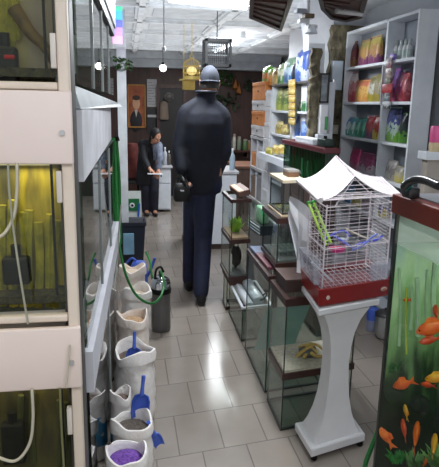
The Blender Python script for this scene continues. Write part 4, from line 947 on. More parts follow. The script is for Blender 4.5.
# white cartons in a narrow column at left end of the shelf unit
NC = 'white cartons stacked beside the orange boxes'
ya, yb = 5.32, 5.52
zs = [0.06, .28, .50, .70, .88, 1.04, 1.20, 1.35, 1.50, 1.64]
rk2 = root('rack', (MX+.15, 5.42, 0), 'narrow white rack holding the column of white cartons', 'rack')
MB().box(MX+.3, MX+.32, ya-.03, yb+.03, 0, 1.66).build('back_panel', SHG, rk2)
for y in (ya-.025, yb+.007): MB().box(MX+.01, MX+.3, y, y+.018, 0, 1.66).build('upright', SHG, rk2)
MB().box(MX+.01, MX+.3, ya-.007, yb+.007, 0.03, .058).build('shelf_board', SHG, rk2)
CW = M('carton_pale', (204, 204, 206), .6, c2=(190, 190, 194))
for k in range(len(zs)-1):
    carton('carton', MX, MX+.28, ya, yb, zs[k]+.002, zs[k+1]-.002, CW, ['lowest', 'second lowest', 'third lowest', 'fourth from floor', 'middle', 'fifth from top', 'third from top', 'second from top', 'topmost'][k]+' white carton in column beside the orange boxes', 'carton', NC)
# orange and white storage boxes farther along
ya, yb = 5.56, 6.12
OR = M('orange_box', (206, 132, 72), .6, c2=(190, 116, 60), scale=6); WB = M('white_storage', (204, 202, 202), .6, c2=(188, 186, 188))
zl = [(1.565, 1.745, OR, 'top orange'), (1.46, 1.56, WB, 'upper white'), (1.31, 1.455, OR, 'lower orange'), (1.2, 1.305, WB, 'lower white')]
rk3 = root('rack', (MX+.15, 5.85, 0), 'pale open rack carrying orange and white storage boxes', 'rack')
for y in (ya-.005, (ya+yb)/2-.01, yb-.015): MB().box(MX, MX+.3, y, y+.02, 0, 1.165).build('upright', SHG, rk3)
for z in (.05, .5, .84, 1.165): MB().box(MX-.005, MX+.3, ya-.01, yb+.01, z, z+.028).build('shelf_board', M('rack_board', (186, 186, 186), .5), rk3)
MB().box(MX+.3, MX+.31, ya-.01, yb+.01, 0, 1.19).build('back_panel', SHG, rk3)
for z0, z1, mt, w_ in zl:
    carton('storage_box', MX, MX+.3, ya, yb, z0+(.0 if z0 > 1.2 else 0), z1, mt, '%s storage box in stack at end of right shelves' % w_, 'storage box', 'storage boxes at back end', hole=M('hole_dark', (60, 40, 30), .6))
for k, (y0, y1, z0, z1, mt, w_) in enumerate([(5.86, 6.1, .87, 1.02, OR, 'small orange box in the lower part of the pale rack'), (5.60, 5.8, .87, 1.1, WB, 'white file box standing in the pale rack'), (5.58, 5.83, .53, .8, M('grey_file', (150, 148, 150), .6), 'grey file box low in the pale rack'), (5.88, 6.1, .53, .76, M('brown_file', (150, 126, 108), .6), 'brownish file box low in the pale rack')]):
    carton('storage_box', MX+.01, MX+.27, y0, y1, z0, z1, mt, w_, 'storage box', 'boxes in the pale rack')
# yellow packs below at the near end of the row
for k, (a, b_, y0, y1, cs, w_) in enumerate([(266.5, 272, 146, 158, [(190, 180, 40), (170, 160, 40), (220, 210, 110)], 'yellow green packet left of the two low yellow packs'), (273.5, 279, 144, 153, [(220, 190, 70), (200, 160, 60), (230, 210, 130)], 'left low yellow pack'), (279.5, 284.5, 144, 153, [(226, 200, 90), (190, 150, 60), (230, 210, 130)], 'right low yellow pack')]):
    X_ = MX-.06; p0 = atx(a, y1, X_); p1 = atx(b_, y1, X_); zt = atx(a, y0, X_).z
    pouch('packet', X_, (p0.y+p1.y)/2, p0.z, abs(p0.y-p1.y)*.96, zt-p0.z, PK('lowyel_%d' % k, cs, 40), w_+' beside the green aquarium', 'packet', 'yellow packs beside the green aquarium', d=.05)
p0 = atx(266, 158, MX-.06); p1 = atx(285, 153, MX-.06)
yp = root('display_shelf', (MX-.06, (p0.y+p1.y)/2, p0.z-.03), 'small pale shelf under the yellow packs', 'shelf')
MB().bevbox(MX-.12, MX-.001, 4.36, 5.28, p1.z-.05, min(p0.z, p1.z)-.001, .003).build('board', SHG, yp)
for y in (4.5, 5.1): MB().box(MX-.03, MX-.001, y, y+.02, p1.z-.12, p1.z-.05).build('bracket', SHG, yp)

# cork strips and framed picture round the pillar, mirror
CORK = M('cork_bark', (118, 110, 88), .9, c2=(66, 60, 48), scale=26, bump=.8, stretch=(1, 1, .5))
def cork(x0, x1, y0, y1, z0, z1, label, seed):
    rnd = random.Random(seed); rings = []; n = 18
    for k in range(25):
        z = z0+(z1-z0)*k/24; a = rnd.uniform(-.012, .012); b_ = rnd.uniform(-.012, .012)
        rings.append([(x0+a, y1, z), (x0+a, y0+rnd.uniform(0, .01), z), ((x0+x1)/2, y0-.012+rnd.uniform(-.006, .006), z), (x1+b_, y0+rnd.uniform(0, .01), z), (x1+b_, y1, z)])
    return tag(MB().loft(rings).build('cork_strip', CORK), label, 'cork strip')
a, b_ = at(311, 52, 3.99), at(320.5, 52, 3.99)
cork(a.x+.0, b_.x, 3.95, 4.0, 1.27, at(322, 49, 3.99).z, 'rough brown cork strip left of the white pillar', 4)
a, b_ = at(331, 52, 4.7), at(348, 52, 4.7)
cork(a.x, 1.99, 4.70, 4.775, .4, 2.17, 'wide dark cork strip between white pillar and pet shelf', 5)
a, b_ = at(333.5, 61, 4.66), at(341.5, 90, 4.66)
mr = root('bright_poster', ((a.x+b_.x)/2, 4.66, b_.z), 'pale bluish panel fixed on the wide dark cork strip', 'panel')
MB().bevbox(a.x, b_.x, 4.655, 4.683, b_.z, a.z, .003).build('panel', M('pale_panel', (196, 214, 232), .3, c2=(224, 232, 240), scale=6), mr)
MB().box(a.x-.006, b_.x+.006, 4.675, 4.688, b_.z-.006, a.z+.006).build('backing', M('panel_edge', (130, 136, 140), .5), mr)
a, b_ = at(332, 125, 4.66), at(338, 134, 4.66)
sw = root('wall_switch', ((a.x+b_.x)/2, 4.66, b_.z), 'small cream switch box low on the wide cork strip', 'switch')
MB().bevbox(a.x, b_.x, 4.655, 4.69, b_.z, a.z, .005).build('box', M('switch_cream', (206, 196, 180), .4), sw)
MB().bevbox(a.x+.012, b_.x-.012, 4.648, 4.656, b_.z+.02, a.z-.02, .003).build('rocker', M('switch_rocker', (220, 214, 202), .4), sw)
a, b_ = at(320.8, 73, 3.99), at(328.8, 103, 3.99)
fp = root('framed_picture', ((a.x+b_.x)/2, 3.995, b_.z), 'dark framed picture on the end of the middle shelf, right of cork strip', 'picture')
fb = MB()
for bx_ in ((a.x, b_.x, b_.z, b_.z+.012), (a.x, b_.x, a.z-.012, a.z), (a.x, a.x+.012, b_.z, a.z), (b_.x-.012, b_.x, b_.z, a.z)): fb.box(bx_[0], bx_[1], 3.995, 4.018, bx_[2], bx_[3])
fb.build('frame', M('frame_dark', (60, 56, 58), .4), fp)
MB().box(a.x+.01, b_.x-.01, 4.006, 4.018, b_.z+.01, a.z-.01).build('print', M('print_grey', (150, 156, 160), .5, c2=(96, 104, 112), scale=20), fp)

# ------------------------------------------------------------------ white pet-product shelf
PX, P0, P1, PT = 1.8, 3.45, 4.60, 2.095
ps = root('shelf_unit', (PX+.1, (P0+P1)/2, 0), 'tall white pet product shelf unit on the right', 'shelf unit')
PD = .135
MB().bevbox(PX, PX+PD, P0-.02, P0, 0, PT+.012, .002).build('side_panel', WHITE, ps)
MB().bevbox(PX, PX+PD, P1, P1+.02, 0, PT+.012, .002).build('side_panel', WHITE, ps)
PDIV = 3.87
MB().bevbox(PX, PX+PD-.012, PDIV-.012, PDIV+.012, .08, PT, .002).build('divider', WHITE, ps)
MB().box(PX+PD-.012, PX+PD, P0, P1, 0, PT).build('back_panel', M('shelf_back', (150, 156, 166), .5), ps)
PZ = [.08, .40, .70, .985, 1.255, 1.53, 1.805, PT-.01]
for z in PZ:
    MB().bevbox(PX, PX+PD-.012, P0, PDIV-.012, z, z+.02, .002).build('shelf_board', WHITE, ps)
    MB().bevbox(PX, PX+PD-.012, PDIV+.012, P1, z, z+.02, .002).build('shelf_board', WHITE, ps)
X_ = PX+.07
rows = [
 (1.826, [(351, 357, 42, [(150, 90, 40), (130, 30, 40), (90, 30, 40)], 'dark red and brown packet at far end of top shelf'), (361, 370.5, 40, [(150, 60, 120), (222, 160, 70), (190, 170, 70)], 'yellow and purple packet second on top shelf'), (371.5, 381.5, 36, [(140, 60, 120), (216, 150, 80), (214, 190, 70)], 'tall yellow and purple packet third on top shelf')], 'packets on top shelf of pet unit'),
 (1.551, [(350, 357.5, 72, [(200, 60, 70), (210, 120, 120), (220, 200, 200)], 'red packet with white top at far end of second shelf'), (357.5, 371, 80, [(226, 150, 60), (232, 180, 80), (220, 110, 60)], 'wide orange packet on second shelf'), (371.5, 377, 76, [(180, 160, 40), (200, 196, 180), (130, 120, 60)], 'olive and white packet on second shelf'), (377, 383.5, 74, [(170, 150, 50), (160, 150, 120), (140, 130, 60)], 'olive green packet next to the divider on second shelf'),
          (391, 396.5, 76, [(190, 60, 70), (120, 40, 50), (150, 70, 80)], 'dark red packet right of the divider on second shelf'), (396, 401, 68, [(190, 70, 120), (130, 50, 150), (120, 60, 170)], 'purple packet on second shelf'), (401, 406, 72, [(214, 80, 110), (170, 60, 130), (210, 120, 140)], 'pink packet on second shelf'), (405.5, 410, 73, [(190, 50, 60), (216, 100, 110), (180, 60, 70)], 'red pink packet nearest the side panel on second shelf')], 'packets on second shelf of pet unit'),
 (1.276, [(347, 352, 117, [(60, 160, 150), (200, 220, 220), (60, 130, 190)], 'teal and white packet at far end of third shelf'), (352, 357, 117, [(80, 180, 160), (190, 225, 215), (70, 160, 190)], 'second teal packet on third shelf'), (357, 362, 118, [(50, 160, 120), (130, 200, 170), (60, 150, 140)], 'green teal packet on third shelf'), (362, 367, 118, [(40, 140, 110), (90, 180, 150), (60, 160, 150)], 'dark teal packet on third shelf'), (368, 375, 116, [(120, 90, 130), (200, 90, 90), (210, 50, 60)], 'red and violet packet on third shelf'), (375.5, 383, 116, [(222, 206, 60), (210, 70, 60), (190, 40, 50)], 'yellow and red packet next to the divider on third shelf'),
          (389.5, 402.5, 104, [(120, 190, 50), (180, 210, 190), (60, 70, 150), (30, 40, 90)], 'large blue and green bag on third shelf'), (403, 407.5, 112, [(90, 170, 40), (40, 60, 50), (20, 30, 50)], 'narrow dark and green packet by the side panel on third shelf')], 'packets on third shelf of pet unit'),
 (1.006, [(352, 361, 148, [(190, 120, 150), (214, 60, 120), (190, 40, 100)], 'pink packet at far end of fourth shelf'), (361, 375, 152, [(206, 190, 200), (180, 80, 130), (160, 50, 100)], 'pale packet with pink top on fourth shelf'), (388, 398, 160, [(190, 184, 176), (150, 140, 140), (190, 186, 180)], 'grey white crumpled bag on fourth shelf'), (397, 405, 166, [(224, 200, 70), (200, 190, 150), (150, 146, 140)], 'yellow and grey packet on fourth shelf')], 'packets on fourth shelf of pet unit'),
 (.721, [(347, 354, 183, [(90, 150, 210), (150, 190, 220), (100, 150, 200)], 'light blue packet seen through the cage'), (354, 363, 192, [(220, 200, 70), (230, 220, 150), (210, 190, 80)], 'yellow packet seen through the cage'), (364, 373, 194, [(200, 190, 200), (190, 150, 170), (210, 205, 210)], 'pale lilac packet seen through the cage'), (378, 387, 196, [(220, 200, 80), (130, 120, 190), (200, 200, 210)], 'yellow and violet packet seen through the cage')], 'packets on low shelf behind the cage'),
]
for ri, (z, lst, grp) in enumerate(rows):
    for k, (a, b_, pt, cs, lab) in enumerate(lst):
        shelfpack(a, b_, pt, z, X_, cs, 'pet_%d_%d' % (ri, k), lab, 'packet', grp, d=.07, scale=45, zmax=z+.245)
# white bottles on the top right shelf
for k, px in enumerate((392, 396.5, 401, 405.5, 409.5)):
    y = atx(px, 50, X_).y; zt = atx(px, 41-.4*k, X_).z
    t = root('bottle', (X_, y, 1.826), ['leftmost', 'second', 'middle', 'fourth', 'rightmost'][k]+' white bottle on the top right shelf of pet unit', 'bottle', 'white bottles on the top shelf')
    h_ = min(.235, zt-1.826); r = .021
    MB().lathe([(r*.9, 0), (r, .008), (r, h_*.62), (r*.8, h_*.72), (r*.45, h_*.78)], (X_, y, 1.826), 16).smooth().build('body', M('bottle_white', (216, 220, 222), .3), t)
    MB().lathe([(r*.55, h_*.77), (r*.55, h_*.98), (r*.45, h_)], (X_, y, 1.826), 14).smooth().build('cap', M('cap_pale', (196, 206, 204), .35), t)
    MB().lathe([(r*1.03, h_*.15), (r*1.03, h_*.5)], (X_, y, 1.826), 16, False).build('label_band', M('band_%d' % (k % 2), [(190, 205, 200), (180, 196, 190)][k % 2], .4), t)
pb = root('small_packet', (PX+.02, atx(393.5, 56, PX+.02).y, 1.826), 'small violet packet in front of the white bottles', 'packet')
y = atx(393.5, 56, PX+.02).y; MB().bevbox(PX+.005, PX+.03, y-.03, y+.03, 1.826, 1.868, .004).smooth().build('body', M('violet', (110, 80, 190), .4, c2=(180, 160, 220), scale=60), pb)
MB().box(PX+.003, PX+.007, y-.02, y+.02, 1.838, 1.855).build('white_patch', M('white_print', (220, 220, 226), .4), pb)
# hanging strip in front of the divider
hs = root('sachet_strip', atx(388, 105, PX-.02), 'hanging strip of sachets with red tag on pet shelf divider', 'sachet strip')
for k, (y0, y1, xa, xb, cs) in enumerate(((58, 68, 387.5, 391.5, [(150, 90, 110), (180, 150, 150), (120, 100, 110)]), (68.5, 78, 386.5, 391, [(190, 170, 150), (150, 120, 120), (200, 190, 180)]), (78.5, 84, 386, 390.5, [(110, 110, 90), (150, 150, 120), (100, 90, 80)]), (84, 93, 383, 391.5, [(210, 50, 60), (226, 90, 90), (200, 40, 50)]), (93, 101, 385, 389, [(130, 150, 160), (180, 200, 200), (120, 120, 130)]), (101.5, 109, 384.5, 389.5, [(90, 90, 90), (200, 205, 210), (220, 224, 226)]))):
    a, b_ = atx(xa, y0, PX-.02), atx(xb, y1, PX-.02)
    MB().bevbox(PX-.026, PX-.014, b_.y, a.y, b_.z, a.z, .003).smooth().build('sachet', PK('strip_%d' % k, cs, 60), hs)
MB().box(PX-.013, PX-.001, PDIV-.006, PDIV+.006, 1.53, 1.80).build('hanger_strip', M('hanger_white', (206, 206, 210), .4), hs)
# far right shelf with pink tin and a second white unit edge
a = at(427, 151, 2.9)
rs = root('wall_shelf', (a.x+.15, 2.95, a.z-.03), 'white shelf board at right edge holding pink tin', 'shelf')
z = at(432, 152, 2.9).z
MB().bevbox(a.x, a.x+.5, 2.9, 3.0, z-.045, z, .003).build('board', WHITE, rs)
MB().bevbox(a.x+.02, a.x+.5, 2.92, 2.98, z-1.28, z-.045, .003).build('support', M('support_beige', (180, 170, 160), .5), rs)
p = at(435.5, 150, 2.95)
tn = root('tin', (p.x, 2.95, z), 'pink and cream tin on white shelf at right edge', 'tin')
MB().lathe([(.036, 0), (.038, .006), (.038, .05), (.036, .055)], (p.x, 2.95, z), 18).smooth().build('lower_body', M('tin_cream', (210, 190, 150), .4), tn)
MB().lathe([(.039, .05), (.039, .13), (.034, .14)], (p.x, 2.95, z), 18).smooth().build('pink_lid', M('tin_pink', (224, 92, 150), .4), tn)

# ------------------------------------------------------------------ big planted aquarium at right edge
BX, BY1, BY0, BXR = .72, 1.40, .62, 1.12
bz0, bz1 = .30, 1.226
bq = root('aquarium', ((BX+BXR)/2, (BY0+BY1)/2, bz0), 'large planted goldfish aquarium with red-brown lid at right edge', 'aquarium')
BGL = G('big_tank_glass', (232, 242, 234), .35)
MB().quad((BX, BY0, bz0), (BX, BY1, bz0), (BX, BY1, bz1), (BX, BY0, bz1)).build('glass_front', BGL, bq)
MB().quad((BX, BY0, bz0), (BXR, BY0, bz0), (BXR, BY0, bz1), (BX, BY0, bz1)).build('glass_end', BGL, bq)
def bigbg():
    m, t, p = nt('aquascape_backdrop'); p.inputs['Roughness'].default_value = .5
    tc = t.nodes.new('ShaderNodeTexCoord'); sp = t.nodes.new('ShaderNodeSeparateXYZ'); t.links.new(tc.outputs['Generated'], sp.inputs[0])
    nz = t.nodes.new('ShaderNodeTexNoise'); nz.inputs['Scale'].default_value = 14; nz.inputs['Detail'].default_value = 5
    mp = t.nodes.new('ShaderNodeMapping'); mp.inputs['Scale'].default_value = (2.2, 2.2, .5); t.links.new(tc.outputs['Object'], mp.inputs[0]); t.links.new(mp.outputs[0], nz.inputs['Vector'])
    r = t.nodes.new('ShaderNodeValToRGB'); e = r.color_ramp.elements
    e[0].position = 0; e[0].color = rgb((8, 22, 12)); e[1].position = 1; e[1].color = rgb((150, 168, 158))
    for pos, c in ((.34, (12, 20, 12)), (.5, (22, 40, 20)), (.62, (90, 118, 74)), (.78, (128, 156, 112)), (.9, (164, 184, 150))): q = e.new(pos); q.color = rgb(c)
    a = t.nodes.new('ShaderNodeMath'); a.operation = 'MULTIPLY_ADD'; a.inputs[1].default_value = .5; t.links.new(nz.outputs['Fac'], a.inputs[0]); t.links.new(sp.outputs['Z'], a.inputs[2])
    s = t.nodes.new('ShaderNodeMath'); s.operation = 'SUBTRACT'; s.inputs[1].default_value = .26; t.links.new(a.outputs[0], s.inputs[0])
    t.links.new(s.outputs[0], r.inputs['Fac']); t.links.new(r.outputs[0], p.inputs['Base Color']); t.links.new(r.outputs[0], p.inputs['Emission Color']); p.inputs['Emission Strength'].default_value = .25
    return m
BIGB = bigbg()
MB().box(BX+.006, BXR, BY1-.004, BY1, bz0, bz1-.085).build('backdrop', BIGB, bq)
MB().box(BX+.006, BXR, BY1-.003, BY1, bz1-.085, bz1).build('upper_glass', G('upper_glass', (200, 210, 210), 1, haze=.7, hazec=(170, 178, 178)), bq)
MB().box(BXR-.004, BXR, BY0, BY1-.004, bz0, bz1).build('backdrop', BIGB, bq)
MB().box(BX+.004, BXR-.006, BY0+.004, BY1-.006, bz0, bz0+.05).build('gravel', M('aqua_gravel', (60, 60, 50), .8, c2=(30, 34, 28), scale=70), bq)
wz_ = at(420, 252, 1.3).z
MB().quad((BX+.004, BY0+.004, wz_), (BXR-.006, BY0+.004, wz_), (BXR-.006, BY1-.006, wz_), (BX+.004, BY1-.006, wz_)).build('water_surface', G('water_surface', (200, 226, 212), 1.4, haze=.5, hazec=(214, 228, 222)), bq)
MB().box(BX-.002, BX+.006, BY1-.008, BY1+.004, bz0, bz1).build('corner_trim', M('corner_black', (34, 36, 34), .4), bq)
MB().bevbox(BX-.012, BXR+.01, BY0-.02, BY1+.012, bz1, bz1+.052, .004).build('lid', REDBROWN, bq)
MB().box(BX+.02, BXR-.01, BY0, BY1-.02, bz1+.052, bz1+.056).build('lid_top', M('lid_grey', (120, 122, 126), .35), bq)
MB().bevbox(BX-.012, BXR+.01, BY0-.02, BY1+.012, bz0-.06, bz0, .004).build('base_frame', REDBROWN, bq)
bs = root('tank_cabinet', ((BX+BXR)/2, (BY0+BY1)/2, 0), 'dark cabinet below the large goldfish aquarium, out of frame', 'cabinet')
MB().bevbox(BX+.0, BXR, BY0, BY1, .03, bz0-.062, .004).build('carcass', WOOD, bs)
MB().box(BX+.02, BXR-.02, BY0+.02, BY1-.02, 0, .03).build('plinth', BLACKP, bs)
L = bpy.data.lights.new('tank_light', 'AREA'); L.shape = 'RECTANGLE'; L.size = .25; L.size_y = .5; L.energy = 2.2; L.color = (.95, 1, .9)
lo = bpy.data.objects.new('tank_light', L); COL.objects.link(lo); lo.location = ((BX+BXR)/2, (BY0+BY1)/2, bz1-.01)
# black lamp and cable on the lid
zl_ = bz1+.0565
bl = root('clip_lamp', (.85, 1.25, zl_), 'black curved lamp arm lying on lid of the goldfish aquarium', 'lamp')
MB().tube(bez([at(404, 187, 1.30), at(412, 180.5, 1.26), at(424, 180, 1.22), at(439, 186, 1.16)], 6), .010, 10).smooth().build('arm', M('lamp_black', (28, 28, 30), .3), bl)
MB().tube([at(404, 187, 1.30), at(409, 184, 1.30)], .013, 10).build('teal_band', M('teal_plastic', (30, 120, 110), .35), bl)
p = at(411, 186, 1.3); MB().bevbox(p.x-.012, p.x+.02, 1.285, 1.325, zl_, zl_+.028, .006).smooth().build('base', M('lamp_black', (28, 28, 30), .3), bl)
cn = root('black_canister', at(413, 186, 1.36), 'small dark canister with teal band on the aquarium lid', 'canister')
p = at(413, 186, 1.35); MB().lathe([(.014, 0), (.016, .004), (.016, .03), (.012, .036)], (p.x, 1.36, zl_), 14).smooth().build('body', M('canister_dark', (40, 52, 56), .35), cn)
MB().lathe([(.0165, .01), (.0165, .018)], (p.x, 1.36, zl_), 14, False).build('band', M('teal_plastic', (30, 120, 110), .35), cn)
# plants
AG = M('aqua_green', (110, 150, 90), .5, c2=(76, 120, 64), scale=20); AGP = M('aqua_pale', (186, 206, 176), .5, c2=(140, 170, 130))
def stem(px, y0, y1, Y, w_, mat, label): return strips('aquarium_plant', [(px, y0, y1)], Y, mat, label, w_=w_)
stem(406.5, 288, 354, 1.375, .0022, M('aqua_yellow', (196, 196, 60), .5), 'thin yellow stem in the goldfish aquarium')
stem(410.5, 286, 330, 1.38, .005, AGP, 'pale green stem beside the thin yellow stem')
stem(418, 278, 336, 1.34, .007, AGP, 'broad pale stem in middle of the goldfish aquarium')
stem(399, 268, 346, 1.388, .004, AGP, 'green stem at left edge of the goldfish aquarium')
stem(427, 270, 330, 1.30, .005, AGP, 'green stem at the right in goldfish aquarium')
stem(434, 262, 320, 1.27, .007, AGP, 'pale stem at right edge of goldfish aquarium')
for k, (px, py, Y, n, s, mt, lab) in enumerate([(396, 462, 1.37, 40, .05, M('aqua_bright', (60, 160, 70), .5, c2=(30, 110, 50), scale=20), 'bright green leafy plant at bottom left of goldfish aquarium'), (415, 470, 1.31, 50, .06, AG, 'green leafy plant at bottom of goldfish aquarium'), (437, 466, 1.22, 40, .06, AG, 'green leafy plant at bottom right corner of goldfish aquarium'), (393, 372, 1.385, 26, .035, M('aqua_mid', (60, 120, 60), .5, c2=(36, 84, 40), scale=20), 'small green plant left in the goldfish aquarium')]):
    leaves('aquarium_plant', at(px, py, Y), (.05, .03, 0), n, s, mt, lab, 'aquarium plant', 20+k, True)
rock('rock', at(420, 405, 1.33), (.03, .022, .03), M('black_rock', (16, 20, 16), .9, c2=(30, 34, 26), scale=40), 'black rock among the goldfish at right', seed=8)
# goldfish
def fish(px, py, Y, L, yaw, pitch, mat, label, fin=None):
    p = at(px, py, Y)
    R = Matrix.Rotation(yaw, 3, 'Z') @ Matrix.Rotation(pitch, 3, 'Y')
    L *= 1.25; T = lambda q: p + R @ (Vector(q)*L)
    t = root('goldfish', p, label, 'fish', 'goldfish in the right aquarium')
    rings = []
    for (x, hh, ww) in ((.5, .03, .03), (.44, .09, .07), (.3, .17, .1), (.1, .21, .11), (-.1, .17, .08), (-.25, .09, .05), (-.32, .06, .03)):
        rings.append([T((x, ww*math.cos(2*PI*i/12), hh*math.sin(2*PI*i/12))) for i in range(12)])
    MB().loft(rings).smooth().build('body', mat, t)
    fm_ = fin or mat
    MB().add([T((-.3, 0, .05)), T((-.3, 0, -.05)), T((-.62, .05, .2)), T((-.5, .02, 0)), T((-.62, -.05, -.2))], [(0, 3, 2), (0, 1, 3), (1, 4, 3)]).build('tail_fin', fm_, t)
    MB().add([T((.2, 0, .18)), T((-.2, 0, .12)), T((-.18, 0, .26)), T((.05, 0, .3))], [(0, 1, 2, 3)]).build('dorsal_fin', fm_, t)
    for s in (-1, 1): MB().ell(T((.38, s*.075, .05)), L*.025, 8, 6).build('eye', BLACKP, t)
    return t
FO = M('fish_orange', (250, 124, 44), .35, c2=(226, 84, 30), scale=40); FR = M('fish_red', (240, 92, 44), .35, c2=(190, 54, 26), scale=40); FY = M('fish_yellow', (234, 170, 50), .35, c2=(226, 140, 40), scale=40)
for (px, py, Y, L, yw, pt, mt, lab) in [
 (403.5, 384, 1.37, .058, 2.2, .6, FO, 'orange goldfish facing down left beside the dark centre'),
 (434, 327, 1.24, .075, 2.6, .5, FO, 'large orange goldfish at right edge in upper half'),
 (436, 312, 1.25, .05, 1.2, -.3, FR, 'orange red goldfish above the large one at right edge'),
 (430, 340, 1.26, .045, 2.9, .3, FR, 'orange red goldfish under the large one at right'),
 (437, 378, 1.23, .05, 2.4, .4, FY, 'yellow orange goldfish at right edge mid height'),
 (386, 437, 1.385, .055, 2.6, -.9, FO, 'orange goldfish nose up at lower left corner'),
 (404, 430, 1.36, .05, 1.5, -1.0, FR, 'red orange goldfish pointing up at lower middle'),
 (416, 436, 1.33, .07, 1.0, -.7, FO, 'big orange goldfish slanting up at lower right'),
 (434, 446, 1.25, .065, 1.0, -.4, FY, 'yellow goldfish at lower right corner'),
 (426, 461, 1.28, .04, .8, -.2, FO, 'small orange goldfish near the bottom right'),
 (406, 412, 1.37, .035, 1.8, -1.2, FY, 'small yellow goldfish pointing up above lower middle'),
 (407, 300, 1.38, .022, 2.0, .3, FO, 'tiny orange goldfish near the top left of water'),
 (428, 385, 1.29, .032, 2.2, .2, FR, 'small red goldfish in the dark centre')]:
    fish(px, py, Y, L, yw, pt, mt, lab)
hose('green_hose', [at(384, 395, 1.5), at(378, 430, 1.5), at(366, 462, 1.5), at(362, 490, 1.5)], .008, M('hose_deep_green', (34, 110, 50), .35), 'thick green hose at lower edge left of the goldfish aquarium')

# ------------------------------------------------------------------ bird cage on white pedestal
u = V2(.86, .33).normalized(); vv = V2(-.14, 1).normalized()
pd = root('pedestal', (.92, 2.2, 0), 'white pedestal stand with flared base under the bird cage', 'pedestal')
PWH = M('pedestal_white', (232, 231, 232), .35, c2=(226, 225, 227))
_p = [atz(311, 463, 0), atz(294.5, 435, 0), atz(364, 446, 0)]
FLc, BLc, FRc = [V2(q_.x, q_.y) for q_ in _p]
Pb = [FLc, FRc, V2(1.05, 2.325), BLc]
cpt = sum(Pb, V2(0, 0))/4
def sect(w_, d_, z, off=V2(0, 0)):
    bl_ = lambda a, b_: Pb[0]*(1-a)*(1-b_)+Pb[1]*a*(1-b_)+Pb[2]*a*b_+Pb[3]*(1-a)*b_
    return [(*bl_(.5+sx_*w_/2, .5+sy_*d_/2), z) for sx_, sy_ in ((-1, -1), (1, -1), (1, 1), (-1, 1))]
MB().loft([sect(1, 1, .028), sect(1.0, 1.0, .06), sect(.96, .96, .066)]).build('base_plate', PWH, pd)
MB().loft([sect(w_, d_, z) for w_, d_, z in ((.82, .82, .0665), (.66, .72, .11), (.52, .62, .17), (.42, .55, .24), (.36, .5, .32), (.335, .48, .40), (.36, .5, .48), (.44, .56, .55), (.58, .66, .61), (.74, .8, .65), (.82, .88, .668))]).smooth().build('column', PWH, pd)
for k in range(4):
    c = Vector(sect(.86, .86, 0)[k]); MB().lathe([(.012, .002), (.014, .006), (.014, .024), (.01, .027)], (c.x, c.y, 0), 12).build('foot', BLACKP, pd)
# top plate
T0, T1, T3 = V2(.762, 2.065), V2(1.07, 2.165), V2(.79, 2.385)
Pt = [T0, T1, T1+T3-T0, T3]
MB().loft([[(*v, z) for v in inset(Pt, e)] for e, z in ((.012, .668), (0, .674), (0, .694), (.006, .70))]).build('top_plate', PWH, pd)
# cage
cgc = sum(Pt, V2(0, 0))/4
bc = root('bird_cage', (cgc.x, cgc.y, .70), 'white wire bird cage with red tray standing on the white pedestal', 'bird cage')
RED = M('red_tray', (150, 26, 26), .3, c2=(138, 20, 22)); WIRE = M('white_wire', (240, 230, 234), .4)
Pr = [T0+V2(.0, .01), T1+V2(.055, .02), T1+T3-T0+V2(.05, .0), T3+V2(-.005, .0)]
MB().loft([[(*v, z) for v in inset(Pr, e)] for e, z in ((.016, .7015), (.004, .71), (-.004, .775), (-.006, .782), (.004, .782), (.012, .725))]).build('tray', RED, bc)
for f_, nm in ((.12, 'round_clip'), (.9, 'oval_emblem')):
    e1 = Pr[1]-Pr[0]; p = Pr[0]+e1*f_; nrm = V2(e1.y, -e1.x).normalized()
    ang = math.atan2(e1.y, e1.x)
    Rz = Matrix.Rotation(ang, 3, 'Z')
    MB().ell((p.x+nrm.x*.002, p.y+nrm.y*.002, .742), (.018 if f_ > .5 else .009, .006, .010), 16, 6, Rz).build(nm, M('emblem_silver', (214, 196, 184), .3), bc)
    if f_ > .5: MB().ell((p.x+nrm.x*.006, p.y+nrm.y*.006, .742), (.011, .006, .006), 14, 6, Rz).build('emblem_centre', M('emblem_red', (190, 110, 96), .3), bc)
Pw = inset(Pr, .02)
zb_, ze, zr = .772, 1.115, 1.235
def wires(mb, a, b_, z0, z1, dz=.0145, nv=4, r=.0008):
    a, b_ = Vector((a.x, a.y)), Vector((b_.x, b_.y)); n = int((z1-z0)/dz)
    for k in range(n+1):
        z = z0+(z1-z0)*k/n; mb.tube([(*a, z), (*b_, z)], r, 4)
    for k in range(nv+1):
        p = a.lerp(b_, k/nv); mb.tube([(*p, z0), (*p, z1)], r*1.5 if k in (0, nv) else r*1.15, 4)
    return mb
wires(MB(), Pw[0], Pw[1], zb_, ze, nv=6).build('front_wires', WIRE, bc)
wires(MB(), Pw[1], Pw[2], zb_, ze, nv=5).build('side_wires', WIRE, bc)
wires(MB(), Pw[2], Pw[3], zb_, ze, nv=6, dz=.022).build('back_wires', WIRE, bc)
wires(MB(), Pw[3], Pw[0], zb_, ze, nv=5).build('side_wires', WIRE, bc)
# frame posts
fp_ = MB()
for v in Pw: fp_.tube([(*v, zb_-.01), (*v, ze+.01)], .0032, 8)
for z in (zb_, ze, (zb_+ze)/2):
    for i in range(4): fp_.tube([(*Pw[i], z), (*Pw[(i+1) % 4], z)], .0026, 6)
fp_.build('corner_frame', WIRE, bc)
